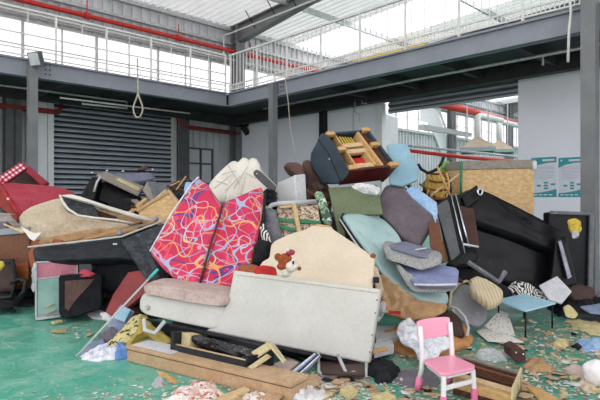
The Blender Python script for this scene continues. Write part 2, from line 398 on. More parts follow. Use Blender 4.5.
def pillow(name, out, pl, th, m, parent=None, puff=.3, wr=.01, ws=6, n=56, rings=9, rnd=2, seed=None, ext=None, flat=.0, tufts=None, **kw):
    """soft slab: outline, thickness th away from the viewer, domed both sides, creased by noise"""
    if not isinstance(pl, Plane): pl = Plane(*pl)
    if seed is None: seed = R.random()*50
    P = [pl.hit(*q) for q in out]
    if rnd: P = chaikin(P, rnd)
    P = resample(P, n)
    c = sum(P, Vector())/n
    N = pl.n; mb = MB(); bm = mb.bm
    sd = Vector((seed, seed*.7, seed*.3))
    def prof(t):      # t 0 edge .. 1 centre -> half thickness factor
        return math.sqrt(max(0, 1-(1-min(t/max(puff, .01), 1))**2))
    Z = ext if ext is not None else N*th
    rows = []
    for side in (0, 1):
        rr = []
        for k in range(rings+1):
            t = (k/rings)**1.4 if k < rings else 1
            if k == 0 and side == 1: rr.append(rows[0][0]); continue
            ring = []
            cnt = n if k < rings else 1
            for i in range(cnt):
                b = c.lerp(P[i], 1-t) if k < rings else c.copy()
                h = prof(t)*.5
                w = b+Z*(.5-h if side == 0 else .5+h)
                nz = noise.noise(w*ws+sd)*wr+noise.noise(w*ws*2.7+sd)*wr*.45
                w = w-N*nz*(1 if side == 0 else -.6)*(0.3+.7*min(1, t*4))
                if tufts and side == 0:
                    for (tu, r_, dp) in tufts:
                        dd = (b-tu).length
                        w += N*dp*math.exp(-(dd/r_)**2)
                ring.append(bm.verts.new(w))
            rr.append(ring)
        rows.append(rr)
    for side in (0, 1):
        for k in range(rings-1):
            A, B = rows[side][k], rows[side][k+1]
            for i in range(n): bm.faces.new((A[i], A[(i+1) % n], B[(i+1) % n], B[i]))
        A = rows[side][rings-1]; C0 = rows[side][rings][0]
        for i in range(n): bm.faces.new((A[i], A[(i+1) % n], C0))
    for f in bm.faces:
        for lp in f.loops:
            q = lp.vert.co-pl.o; lp[mb.uv].uv = (q.dot(pl.eu), q.dot(pl.ev))
    return mb.build(name, m, parent, smooth=True, **kw)
def rag(name, out, z, h, m, parent=None, n=48, rings=10, ws=9, seed=None, edge=.25, smooth=True, jag=.3, **kw):
    """crumpled cloth or paper lying on a surface of height z"""
    if seed is None: seed = R.random()*60
    P = resample([on(a, b, z) for a, b in out], n); c = sum(P, Vector())/n
    P = [c+(p-c)*(1+jag*noise.noise(p*9+Vector((seed or 1, 3, 1)))+jag*.6*noise.noise(p*31)) for p in P]
    mb = MB(); bm = mb.bm; sd = Vector((seed, 0, seed)); rws = []
    for k in range(rings+1):
        t = k/rings; ring = []
        for i in range(n if k < rings else 1):
            b = c.lerp(P[i], 1-t)
            r1 = 1-abs(noise.noise(b*ws+sd))*2.2; r2 = 1-abs(noise.noise(b*ws*2.3+sd))*2.2
            hh = h*(min(1, t*2.2)*.75+edge*.3)*max(.08, .5+.55*r1*.7+.25*r2)
            ring.append(bm.verts.new(b+Vector((0, 0, hh))))
        rws.append(ring)
    base = [bm.verts.new(Vector((p.x, p.y, z+.001))) for p in P]
    for i in range(n): bm.faces.new((base[i], base[(i+1) % n], rws[0][(i+1) % n], rws[0][i]))
    for k in range(rings-1):
        for i in range(n): bm.faces.new((rws[k][i], rws[k][(i+1) % n], rws[k+1][(i+1) % n], rws[k+1][i]))
    for i in range(n): bm.faces.new((rws[rings-1][i], rws[rings-1][(i+1) % n], rws[rings][0]))
    bm.faces.new(base[::-1])
    for f in bm.faces:
        for lp in f.loops: lp[mb.uv].uv = (lp.vert.co.x, lp.vert.co.y)
    return mb.build(name, m, parent, smooth=smooth, **kw)
def bar(mb, a, b, w, h=None, up=Vector((0, 0, 1))):
    a = Vector(a); b = Vector(b); d = (b-a).normalized(); h = h or w
    if abs(d.dot(up)) > .95: up = Vector((0, 1, 0))
    s_ = d.cross(up).normalized()*w/2; t = s_.cross(d).normalized()*h/2
    return mb.hexa([a-s_-t, a+s_-t, a+s_+t, a-s_+t, b-s_-t, b+s_-t, b+s_+t, b-s_+t])
# ------------------------------------------------------------------ the hall
K = 1.35
U2 = Vector((.719, .695, 0)).normalized(); V2 = Vector((-.695, .719, 0)).normalized()
def W(a, n, z, floor=False):
    p = (U2*a+V2*n)*K; p.z = 0 if floor else H+K*(z-H); return p
Z0 = H-H/K      # the value of z that lands on the floor
def wb(mb, a0, a1, n0, n1, z0, z1):
    return mb.hexa([W(a0, n0, z0), W(a1, n0, z0), W(a1, n0, z1), W(a0, n0, z1), W(a0, n1, z0), W(a1, n1, z0), W(a1, n1, z1), W(a0, n1, z1)])
def wt(mb, pts, r, n=8): return mb.tube([W(*p) for p in pts], r, n)
def an_at(px, a=None, n=None):
    t = (px-CX)/F
    Y = a/(.719*t+.695) if a is not None else n/(-.695*t+.719)
    return Y*(.719*t+.695), Y*(.719-.695*t)
def struct(mb, name, m, parent=None, **kw): return mb.build(name, m, parent, kind=None if parent else 'structure', **kw)
struct(wb(MB(), -1.6, 32, -1.6, 12.6, Z0-.1, Z0), 'floor', 'floor', origin=Vector((0, 0, 0)))
struct(MB().box((0, 0, -.16), (160, 160, .1)), 'ground', 'apron')  # unseen pale ground added to bounce daylight up into the hall
struct(wb(wb(MB(), -4, -1.6, -8, 12.6, Z0-.1, Z0-.003), -1.6, 32, -8, -1.6, Z0-.1, Z0-.003), 'floor', 'apron')  # unseen pale floor behind the camera, added to reduce green bounce
# left wall (plane n = 12.29): cladding ribs below, window band, ribs above
NW = 12.29; AB = 9.14; A0 = -3; A1 = 31
def ribbed(mb, a0, a1, z0, z1, n=NW, step=.22, dep=.03):
    a = a0
    wb(mb, a0, a1, n+.02, n+.08, z0, z1)
    while a < a1-.05:
        wb(mb, a, min(a+step*.45, a1), n-dep, n+.03, z0, z1); a += step
    return mb
S0, S1 = an_at(50, n=NW)[0], an_at(171, n=NW)[0]        # shutter extent
w0, w1 = an_at(183, n=NW)[0], an_at(211, n=NW)[0]
mb = MB()
ribbed(mb, A0, S0-.02, Z0, 4.0); ribbed(mb, S1+.02, A1, Z0, 4.3, step=.22)
wb(mb, A0, S1+.1, NW+.02, NW+.08, 3.7, 4.3)
struct(mb, 'wall_left', 'clad')
struct(ribbed(MB(), A0, A1, 5.42, 6.6, step=.25), 'wall_left', 'clad')
# purlins along the wall
mb = MB()
for z in (5.46, 5.95, 6.35): wb(mb, A0, A1, NW-.16, NW-.04, z, z+.07)
struct(mb, 'trim_1', 'galv')
struct(wb(MB(), A0, A1, NW-.1, NW+.02, 4.24, 4.32), 'trim_2', 'clad_light')
# window band
k = 0; a = A0
while a < A1-.2:
    a2 = min(a+1.62, A1)
    mb = MB()
    for x in (a, (a+a2)/2, a2-.03): wb(mb, x, x+.035, NW-.02, NW+.04, 4.32, 5.42)
    wb(mb, a, a2, NW-.02, NW+.04, 4.32, 4.36); wb(mb, a, a2, NW-.02, NW+.04, 5.38, 5.42); wb(mb, a, a2, NW-.015, NW+.03, 4.85, 4.875)
    k += 1
    f = struct(mb, f'window_{k}', 'clad_light')
    g = wb(MB(), a, a2, NW+.01, NW+.016, 4.34, 5.4).build('pane', 'glass', f)
    a = a2
# sloping white strip in the far part of the wall
def wallquad(pts, n, th):
    q = []
    for px, py in pts:
        t = (px-CX)/F; Y = n/(-.695*t+.719)
        q.append(at(px, py, Y*K))
    return q, V2*th
q, e = wallquad([(421, 107), (437, 109), (459, 172), (449, 172), (430, 123), (421, 121)], NW-.12, .08)
struct(MB().prism(q, e), 'trim_3', 'panel_white')
q, e = wallquad([(438, 109), (440, 109), (463, 174), (461, 174)], NW-.16, .04)
struct(MB().prism(q, e), 'trim_4', 'clad')
# portal columns along the left wall
def ibeam(mb, a, n, z0, z1, w=.3, t=.05):
    wb(mb, a-w/2, a+w/2, n-w*.5, n-w*.5+t, z0, z1); wb(mb, a-w/2, a+w/2, n+w*.5-t, n+w*.5, z0, z1); wb(mb, a-t/2, a+t/2, n-w*.5, n+w*.5, z0, z1); return mb
for ac in (-.6, 3.2, 7.25, 9.1, 15.1, 21.1, 27.1):
    struct(ibeam(MB(), ac, NW-.28, Z0, 3.7 if ac < 8 else 6.5), 'steel_column', 'steel_dark' if ac < 8 else 'column')
    if ac in (-.6, 3.2, 7.25): continue
    mb = MB()   # haunched rafter: deep at the column, shallow further up
    for (n0, n1, d0, d1) in ((12.2, 9.0, .55, .28), (9.0, -6, .28, .28)):
        r0 = 6.5+(NW-n0)*.045; r1 = 6.5+(NW-n1)*.045
        def slab(aw, lo0, hi0, lo1, hi1):
            mb.hexa([W(ac-aw, n0, r0-lo0), W(ac+aw, n0, r0-lo0), W(ac+aw, n0, r0-hi0), W(ac-aw, n0, r0-hi0), W(ac-aw, n1, r1-lo1), W(ac+aw, n1, r1-lo1), W(ac+aw, n1, r1-hi1), W(ac-aw, n1, r1-hi1)])
        slab(.02, d0, 0, d1, 0); slab(.12, d0, d0-.04, d1, d1-.04); slab(.12, .04, 0, .04, 0)
    struct(mb, 'roof_beam', 'column')
# braces between rafter and purlin + conduit frame near the corner
mb = MB()
for n0 in (11.2, 10.3, 9.5): wt(mb, [(9.1, n0, 6.5+(NW-n0)*.045-.3), (8.6, n0-.2, 6.5+(NW-n0)*.045)], .02, 6)
struct(mb, 'trim_5', 'black_steel')
mb = MB(); wt(mb, [(8.6, 12.0, 5.55), (8.6, 12.0, 6.1), (8.6, 6.5, 6.15)], .03); struct(mb, 'trim_6', 'rail_white')
# roof sheet with ribs, one skylight strip, two more added to brighten the hall
def roofpt(a, n, up=0): return W(a, n, 6.55+(NW-n)*.045+up)
def roof(a0, a1, m, name, ribs=True):
    """one folded sheet running down the slope"""
    mb = MB(); n0, n1 = -8, 12.5; prof = [(a0, 0)]; a = a0+.1
    while ribs and a < a1-.15:
        prof += [(a, 0), (a+.02, -.035), (a+.07, -.035), (a+.09, 0)]; a += .22
    prof.append((a1, 0))
    v = [(mb.bm.verts.new(roofpt(x, n0, d)), mb.bm.verts.new(roofpt(x, n1, d))) for x, d in prof]
    for k in range(len(v)-1): mb.bm.faces.new((v[k][0], v[k][1], v[k+1][1], v[k+1][0]))
    struct(mb, name, m)
roof(-4, 11.7, 'roof', 'ceiling'); roof(11.7, 13.7, 'skylight', 'window_40', False); roof(13.7, 17.5, 'roof', 'ceiling'); roof(17.5, 19.5, 'skylight', 'window_41', False); roof(19.5, 24, 'roof', 'ceiling'); roof(24, 26, 'skylight', 'window_45', False); roof(26, 32, 'roof', 'ceiling')
for nn in (.5, 3.6, 6.7, 9.8):
    r = 6.5+(NW-nn)*.045
    struct(wb(MB(), -4, 31, nn, nn+.07, r-.12, r+.03), 'roof_beam', 'galv')
q = wb(MB(), 14.0, 14.4, 8.9, 11.8, 6.05, 6.4)
q.build('hoist_beam', 'crane_yellow', lab='yellow overhead hoist beam under the roof beyond the railing', cat='hoist')
# partition wall on the right side of the corner (plane a = 9.14)
def nb(px, a=AB): return an_at(px, a=a)[1]
zt = 3.62
struct(wb(MB(), AB, AB+.08, nb(382), NW, Z0, zt), 'wall_right', 'panel')
struct(wb(MB(), AB, AB+.08, -4, nb(518), Z0, zt), 'wall_right', 'panel')
mb = MB()
wb(mb, AB-.03, AB+.1, nb(383), nb(376), Z0, zt-.02); struct(mb, 'trim_7', 'panel_white')
mb = MB()
for px in (353,): wb(mb, AB-.006, AB, nb(px+.6), nb(px), Z0, zt)
struct(mb, 'trim_8', 'steel')
struct(wb(MB(), AB-.16, AB, nb(327.5), nb(323.5), Z0, zt+.2), 'steel_column', 'black_steel')
struct(wb(MB(), AB-.02, AB+.12, -4, NW, zt, 3.82), 'trim_9', 'steel_dark')
# half open roller shutter over the opening
def shutter(mb, a0, a1, n, z0, z1, step, axis='a', r=.035):
    z = z0
    while z < z1:
        prof = [(.01, 0), (-r*.9, step*.16), (-r, step*.38), (-r*1.0, step*.55), (-r*.7, step*.78), (.01, step)]
        ring = [((W(a0, n+d, z+h), W(a1, n+d, z+h)) if axis == 'a' else (W(n+d, a0, z+h), W(n+d, a1, z+h))) for d, h in prof]
        bm = mb.bm
        vs = [(bm.verts.new(p), bm.verts.new(q)) for p, q in ring]
        for i in range(len(vs)-1):
            f = bm.faces.new((vs[i][0], vs[i][1], vs[i+1][1], vs[i+1][0])); f.material_index = 1 if i in (0, 1) else 0  # lower slat faces take the dark second material: groove shade painted in
        z += step
    return mb
def addm(o, *ms):
    for m in ms: o.data.materials.append(M[m])
    return o
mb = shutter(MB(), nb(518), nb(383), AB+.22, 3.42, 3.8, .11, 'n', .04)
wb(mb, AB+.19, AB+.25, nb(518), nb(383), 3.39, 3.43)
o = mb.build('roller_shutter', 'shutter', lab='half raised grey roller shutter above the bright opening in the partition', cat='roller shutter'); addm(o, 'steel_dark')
# the big closed roller shutter on the left wall
root = thing('roller_shutter', 'large closed slatted grey roller shutter behind the furniture pile', 'roller shutter', W((S0+S1)/2, NW, Z0))
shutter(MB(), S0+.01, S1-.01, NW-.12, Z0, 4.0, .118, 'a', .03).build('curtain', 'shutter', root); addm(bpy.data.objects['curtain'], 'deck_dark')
for a in (S0-.03, S1): wb(MB(), a-.08, a+.04, NW-.22, NW+.05, Z0, 3.75).build('guide_rail', 'panel_white' if a < S0 else 'clad_light', root)
wb(MB(), S0-.1, S1+.12, NW-.5, NW-.1, 3.72, 4.1).build('shutter_box', 'steel_dark', root)
struct(wb(MB(), S0-.5, S0-.12, NW-.18, NW, Z0, 3.8), 'trim_10', 'panel_white')
struct(wb(MB(), S0-.42, S0-.36, NW-.22, NW-.18, Z0, 3.8), 'trim_11', 'clad_light')
struct(wb(MB(), S1+.1, S1+.28, NW-.2, NW, Z0, 3.8), 'trim_12', 'clad')
# small window right of the shutter
mb = MB(); a0, a1 = w0+.05, w1
for x in (a0, (a0+a1)/2, a1-.04): wb(mb, x, x+.045, NW-.12, NW-.04, 1.9, 2.9)
for z in (1.9, 2.45, 2.86): wb(mb, a0, a1, NW-.12, NW-.04, z, z+.045)
f = struct(mb, 'window_30', 'steel_dark')
wb(MB(), a0, a1, NW-.07, NW-.06, 1.92, 2.88).build('pane', 'clad', f)
# far cross wall of the room behind the opening
struct(ribbed(MB(), 0, .01, 0, .01) if False else wb(MB(), 31, 31.1, -7, 12.5, Z0, 6.6), 'wall_back', 'clad')
# mezzanine: deck, edge beams, joists
ZB, ZT = 3.57, 3.87
struct(wb(wb(MB(), -3, AB+.1, 9.5, NW-.1, ZT-.1, ZT-.02), 6.95, AB+.1, -4, 9.5, ZT-.1, ZT-.02), 'mezzanine_deck', 'deck_dark')
def edge(mb, a0, a1, n0, n1):
    wb(mb, a0, a1, n0, n1, ZB+.03, ZT-.03); return mb
mb = MB(); wb(mb, -3, 6.84, 9.44, 9.47, ZB, ZT); wb(mb, -3, 6.84, 9.38, 9.54, ZT-.03, ZT); wb(mb, -3, 6.84, 9.38, 9.54, ZB, ZB+.025)
struct(mb, 'edge_beam', 'steel')
mb = MB(); wb(mb, 6.9, 6.93, -4, 9.44, ZB, ZT); wb(mb, 6.84, 7.0, -4, 9.44, ZT-.03, ZT); wb(mb, 6.84, 7.0, -4, 9.44, ZB, ZB+.025)
struct(mb, 'edge_beam', 'steel')
mb = MB()
for i in range(9): wb(mb, 6.93, AB, -3.2+i*1.25, -3.12+i*1.25, ZB+.06, ZT-.1)
for i in range(8): wb(mb, -2.5+i*1.2, -2.42+i*1.2, 9.5, NW-.3, ZB+.06, ZT-.1)
struct(mb, 'ceiling_joists', 'deck_dark')
mb = MB(); wb(mb, -3, AB, NW-.75, NW-.6, ZB, ZT-.05); wb(mb, AB-.5, AB-.38, -4, NW-.6, ZB-.02, ZT-.05)
struct(mb, 'edge_beam', 'deck_dark')
# columns carrying the edge
def col(a, n, w, top, m='column'):
    mb = MB(); wb(mb, a-w/2, a+w/2, n-w/2, n+w/2, Z0, top); 
    wb(mb, a-w*.8, a+w*.8, n-w*.8, n+w*.8, Z0, Z0+.02); struct(mb, 'steel_column', m)
for px, w, n in ((32, .135, 9.38),): a = an_at(px, n=n)[0]; col(a, n-.02, w, ZT-.04)
n = an_at(273, a=6.8)[1]; col(6.8, n, .13, ZT-.06)
a6, n6 = an_at(590, a=6.74); col(6.74, n6, .16, 6.9)
mb = MB()      # bolted splice plates beside the columns
for (a, nn) in ((an_at(37, n=9.36)[0]+.12, 9.36),):
    for i in range(3):
        for j in range(2): wb(mb, a+j*.07, a+j*.07+.03, nn-.01, nn, 3.63+i*.08, 3.66+i*.08)
for i in range(3):
    for j in range(2): wb(mb, 6.825, 6.84, n-.22-j*.07, n-.19-j*.07, 3.63+i*.08, 3.66+i*.08)
struct(mb, 'trim_13', 'steel_dark')
# railings
def railing(name, fixed, s0, s1, axis, pitch, post_every, lab, bars=True, mid=()):
    P = (lambda s, z: W(s, fixed, z)) if axis == 'a' else (lambda s, z: W(fixed, s, z))
    root = thing(name, lab, 'railing', P((s0+s1)/2, ZT))
    def B(sa, sb, z0, z1, w=.02):
        mb = MB()
        if axis == 'a': wb(mb, sa, sb, fixed-w/2, fixed+w/2, z0, z1)
        else: wb(mb, fixed-w/2, fixed+w/2, sa, sb, z0, z1)
        return mb
    B(s0, s1, ZT+.81, ZT+.845, .045).build('top_rail', 'rail_white', root)
    for z in (.04, .15)+tuple(mid): B(s0, s1, ZT+z, ZT+z+.022, .025).build('rail', 'rail_white', root)
    s = s0; i = 0
    while s <= s1+.01:
        if i % post_every == 0: B(s-.016, s+.016, ZT, ZT+.83, .035).build('post', 'rail_white', root)
        elif bars: B(s-.0065, s+.0065, ZT+.05, ZT+.82, .013).build('baluster', 'rail_white', root)
        if bars and not i % post_every == 0:
            pass
        s += pitch; i += 1
    s = s0+pitch/2
    while bars and s < s1:
        B(s-.006, s+.006, ZT+.05, ZT+.16, .012).build('kick_bar', 'rail_white', root); s += pitch
    return root
railing('railing', 9.42, -2.2, 6.8, 'a', .45, 2, 'white mezzanine railing in front of the bright window band', True, (.4,))
railing('railing', 6.88, .1, 9.4, 'n', .1155, 8, 'long white mezzanine railing with close upright bars above the right-hand beam')
# pipes
def pipe(name, pts, r, m, lab, cat='pipe', n=10, extra=None):
    o = wt(MB(), pts, r, n).build(name, m, None, smooth=True, lab=lab, cat=cat); return o
mb = MB(); wt(mb, [(-3, 12.0, 5.73), (22, 12.0, 5.73)], .075, 12)
a = -2.5
while a < 21:
    wt(mb, [(a, 12.0, 5.73), (a+.12, 12.0, 5.73)], .11, 10); wt(mb, [(a+.06, 12.0, 5.73), (a+.06, 12.0, 6.1)], .018, 6); a += 2.4
mb.build('sprinkler_pipe', 'red_pipe', lab='long red pipe running above the upper window band', cat='pipe')
pipe('conduit_pipe', [(-3, 12.05, 5.5), (20, 12.05, 5.5)], .03, 'rail_white', 'thin white conduit just below the long red pipe')
ar = an_at(178, n=11.9)[0]; ar2 = an_at(184, n=11.9)[0]; ar3 = an_at(239, n=11.9)[0]
pipe('drain_pipe', [(ar, 11.9, 3.8), (ar, 11.9, 3.62), (ar+.06, 11.9, 3.48), (ar2, 11.9, 3.4), (ar3, 11.9, 3.37)], .075, 'red_dark', 'dark red bent pipe beside the closed shutter')
pipe('drain_pipe', [(-3, 11.9, 3.42), (S0+.05, 11.9, 3.42), (S0+.12, 11.9, 3.6)], .075, 'red_dark', 'dark red pipe at the far edge of the shutter, behind the lamp column')
mb = MB(); wt(mb, [(ar2-.1, 11.6, 3.6), (ar3, 11.6, 3.55)], .07, 10); wt(mb, [(ar3-.1, 11.6, 3.55), (ar3+.08, 11.6, 3.35)], .12, 10)
mb.build('cable_duct', 'black_steel', lab='black duct above the dark red bent pipe', cat='duct')
pipe('conduit_pipe', [(-3, 10.6, 3.58), (an_at(127, n=10.6)[0], 10.6, 3.6), (an_at(127, n=10.6)[0], 10.6, 3.46), (an_at(82, n=10.6)[0], 10.6, 3.44)], .026, 'rail_white', 'thin hooked conduit under the deck in front of the shutter')
pipe('conduit_pipe', [(an_at(60, n=10.3)[0], 10.3, 3.45), (an_at(190, n=10.3)[0], 10.3, 3.47)], .022, 'rail_white', 'straight thin conduit under the deck in front of the shutter')
pipe('conduit_pipe', [(7.8, 9.3, 3.62), (7.8, 2.4, 3.62)], .03, 'galv', 'upper pale pipe under the deck in front of the partition')
pipe('conduit_pipe', [(8.7, 11, 3.6), (8.7, 3.6, 3.6)], .03, 'galv', 'lower pale pipe under the deck in front of the partition')
pipe('conduit_pipe', [(7.9, an_at(543, a=7.9)[1], 3.5), (7.9, an_at(543, a=7.9)[1], 3.66), (7.9, -.5, 3.66)], .025, 'galv', 'short bent pale pipe beside the tall steel column')
for px, l in ((355, .45), (362, .12)):
    nn = an_at(px, a=8.6)[1]
    pipe('sprinkler_drop', [(8.6, nn, 3.6), (8.6, nn, 3.6-l*.5), (8.6, nn-.12, 3.6-l*.6), (8.6, nn-.14, 3.6-l)], .016, 'galv', 'thin bent pipe drop hanging by the partition, ' + ('the longer' if l > .3 else 'the shorter') + ' of two', 'pipe')
# ropes
def rope(pts, r, m, lab, name='rope', cat='rope'): return MB().tube([Vector(p) for p in pts], r, 6).build(name, m, smooth=True, lab=lab, cat=cat)
Yc = 9.3*K/(.719+.695*163/517)
lp = [at(137.5, 58, Yc), at(138, 93, Yc)]
loop = [at(138+5*math.sin(t)*(1 if t < 3.2 else 1)*min(1, (1-math.cos(t))*.75+.1), 105.5-12*math.cos(t), Yc) for t in [i*2*math.pi/20 for i in range(21)]]
rope(lp+loop, .022, 'rope', 'pale rope with a loop hanging from the mezzanine in front of the shutter')
Yr = 6.7*K/(.719*267/517+.695)
rope([at(570, 1, Yr), at(571, 12, Yr), at(569, 30, Yr), at(568, 62, Yr)], .022, 'rail_white', 'white strap hanging off the mezzanine next to the tall steel column', 'strap', 'strap')
Yd = 6.7*K/(.719*-10/517+.695)
rope([at(285, 76, Yd), at(288, 100, Yd), at(290, 125, Yd), at(297, 168, Yd*.98)], .012, 'rope', 'thin pale cord dropping from the mezzanine beside the middle column')
# floodlight on the lamp column
fa = at(35, 60, 9.2*K/(.719+.695*265/517)); 
root = thing('floodlight', 'grey floodlight fixed to the top of the steel column', 'floodlight', fa+Vector((0, 0, -.15)))
rot = Matrix.Rotation(math.radians(-20), 4, 'Z') @ Matrix.Rotation(math.radians(18), 4, 'X')
MB().box(fa+Vector((0, .05, .02)), (.34, .12, .34), rot).build('housing', 'steel_dark', root, bev=.015)
MB().box(fa+rot @ Vector((0, -.02, .02)), (.27, .02, .26), rot).build('lamp_glass', 'lamp_glass', root)
bar(MB(), fa+Vector((-.17, .06, 0)), fa+Vector((-.17, .1, -.2)), .02).build('bracket', 'steel_dark', root)
# posters
def poster(px0, px1, lab):
    n0, n1 = nb(px0, AB-.01), nb(px1, AB-.01); a = AB-.012
    t0 = H+(197-158)/F*(a/(.719*(px0-300)/F+.695)); z1 = t0; z0 = H+(197-197)/F*8
    root = thing('wall_poster', lab, 'poster', W(a, (n0+n1)/2, z0), 'information posters on the partition')
    wb(MB(), a, AB-.002, n1, n0, z0, z1).build('sheet', 'poster_white', root)
    hh = z1-z0; ww = n0-n1
    def f(u, v): return W(a-.003, n0-ww*u, z0+hh*v)
    e = U2*.003*K
    mb = MB(); mb.prism([f(0, 1), f(1, 1), f(1, .86), f(.7, .86), f(.3, .82), f(0, .74)], e); mb.build('header_print', 'teal_print', root); mb = MB(); mb.prism([f(0, 0), f(1, 0), f(1, .2), f(.7, .15), f(.3, .11), f(0, .10)], e); mb.build('footer_print', 'teal_print', root); mb = MB()
    for u, v in ((.22, .31), (.5, .38), (.5, .31), (.5, .24), (.78, .34)): mb.prism([f(u, v), f(u+.17, v), f(u+.17, v-.045), f(u, v-.045)], e)
    mb.build('diagram_print', 'teal_print', root)
    e2 = U2*.003*K; mb = MB()
    def g(u, v): return W(a-.006, n0-ww*u, z0+hh*v)
    mb.prism([g(.45, .95), g(.93, .95), g(.93, .90), g(.45, .90)], e2); mb.prism([g(.1, .95), g(.17, .95), g(.17, .91), g(.1, .91)], e2)
    for i in range(4): mb.prism([g(.1+i*.2, .07), g(.24+i*.2, .07), g(.24+i*.2, .04), g(.1+i*.2, .04)], e2)
    mb.build('lettering', 'poster_white', root)
    mb = MB()
    for i in range(9):
        v = .76-i*.037; mb.prism([f(.12, v), f(.9-.2*(i % 3 == 2), v), f(.9-.2*(i % 3 == 2), v-.014), f(.12, v-.014)], e)
    mb.build('text_block', 'poster_text', root)
poster(531.5, 556.5, 'teal and white information poster on the partition, half tucked behind the plywood box')
poster(558.5, 582, 'teal and white information poster on the partition, next to the tall steel column')
# fume hoods and ducts in the room behind the opening
def hood(cx, y0, y1, yt, w, Y, lab, dx=0):
    b = at(cx, y1, Y); hw = w/F*Y/2; d = hw*1.1
    t = at(cx+dx, yt, Y)
    root = thing('fume_hood', lab, 'fume hood', b+Vector((0, d, 0)), 'pyramid hoods behind the opening')
    h2 = (y1-y0)/F*Y
    rot = Matrix.Rotation(math.radians(-18), 4, 'Z')
    c = b+Vector((0, d, 0))
    def P(x, y, z): return c+(rot @ Vector((x, y, z)))
    mb = MB(); mb.hexa([P(-hw, -d, h2), P(hw, -d, h2), P(hw*.12, -d*.12, t.z-b.z), P(-hw*.12, -d*.12, t.z-b.z), P(-hw, d, h2), P(hw, d, h2), P(hw*.12, d*.12, t.z-b.z), P(-hw*.12, d*.12, t.z-b.z)])
    mb.build('canopy', 'hood_tan', root)
    mb = MB(); mb.hexa([P(-hw, -d, 0), P(hw, -d, 0), P(hw, -d, h2), P(-hw, -d, h2), P(-hw, d, 0), P(hw, d, 0), P(hw, d, h2), P(-hw, d, h2)]); mb.build('rim', 'hood_grey', root)
    wall_ = [(-hw*.9, -d*.9), (hw*.9, -d*.9), (hw*.9, d*.9), (-hw*.9, d*.9)]
    MB().prism([P(x, y, -.01) for x, y in wall_], Vector((0, 0, .02))).build('underside', 'steel_dark', root)
    q = P(0, 0, t.z-b.z)
    MB().tube([q, q+Vector((0, 0, .5)), q+Vector((.03, .03, .62)), q+Vector((.16, .16, .68)), q+Vector((1.2, 1.2, .68))], .085, 12).build('duct', 'white_plastic', root, smooth=True)
    for sx in (-1, 1): bar(MB(), P(sx*hw*.6, 0, h2), P(sx*hw*.6, 0, h2+1.6), .03).build('hanger', 'galv', root)
hood(484, 147, 151, 135, 34, 15, 'tan topped pyramid fume hood above the plywood box, the nearer of two')
hood(505, 149, 152, 139, 26, 17.5, 'pyramid fume hood half behind the nearer one')
MB().tube([at(400, 145, 15.5), at(520, 157, 14.2)], .035, 8).build('handrail_pipe', 'galv', smooth=True, lab='thin grey pipe crossing the opening below the windows', cat='pipe')
MB().tube([at(404, 150, 16.5), at(462, 157, 16.5), at(520, 162, 16.5)], .06, 8).build('sprinkler_pipe', 'red_pipe', smooth=True, lab='red pipe crossing the opening low down behind the yellow basket', cat='pipe')
MB().tube([at(437, 103, 21), at(478, 113, 26), at(520, 124, 33)], .17, 10).build('sprinkler_pipe', 'red_pipe', smooth=True, lab='sloping red pipe high up in the opening under the raised shutter', cat='pipe')
bar(MB(), at(421, 127, 24), at(470, 135, 33), .25).build('trim_14', 'galv', kind='structure')
panel('storage_cabinet', [(384, 113), (398, 118), (399, 160), (384, 160)], ((384, 160, 16.4), (399, 160, 16.6), (384, 113, 16.4)), .4, 'panel_white', lab='tall white cabinet just inside the opening', cat='cabinet', ext=None)
# ------------------------------------------------------------------ camera, light
cam = bpy.data.cameras.new('camera'); co = bpy.data.objects.new('camera', cam); COL.objects.link(co)
co.location = (0, 0, H); co.rotation_euler = (math.pi/2, 0, 0); cam.lens = 36*F/600; cam.sensor_width = 36
cam.shift_y = (CY-200)/600; cam.clip_end = 500; cam.clip_start = .05
SC.camera = co
w = bpy.data.worlds.new('sky'); SC.world = w; w.use_nodes = True
nt = w.node_tree; bg = nt.nodes['Background']; bg.inputs[0].default_value = (.99, .952, 1, 1); bg.inputs[1].default_value = 1.3
sun = bpy.data.lights.new('sun', 'SUN'); so = bpy.data.objects.new('sun', sun); COL.objects.link(so)
sun.energy = 3.5; sun.angle = math.radians(25); sun.color = (1, .97, .92); so.rotation_euler = (math.radians(28), 0, math.radians(-35))
SC.view_settings.view_transform = 'Standard'; SC.view_settings.look = 'None'; SC.view_settings.exposure = .62; SC.view_settings.gamma = 1
# ------------------------------------------------------------------ the heap of furniture
def c3(pts): return sum((Vector(p) for p in pts), Vector())/len(pts)
def stool_pt(px, py, Y): return at(px, py, Y)
def T(name, lab, cat, px, py, Y, grp=None): return thing(name, lab, cat, at(px, py, Y), grp)
def tb(pts, r, n=8, closed=False): return MB().tube([at(*p) for p in pts], r, n, closed=closed)
def brd(name, a, b, w, h, m, lab=None, cat='board', parent=None, grp=None, bev=.004):
    return bar(MB(), at(*a), at(*b), w, h).build(name, m, parent, bev=bev, lab=lab if parent is None else None, cat=cat if parent is None else None, grp=grp)

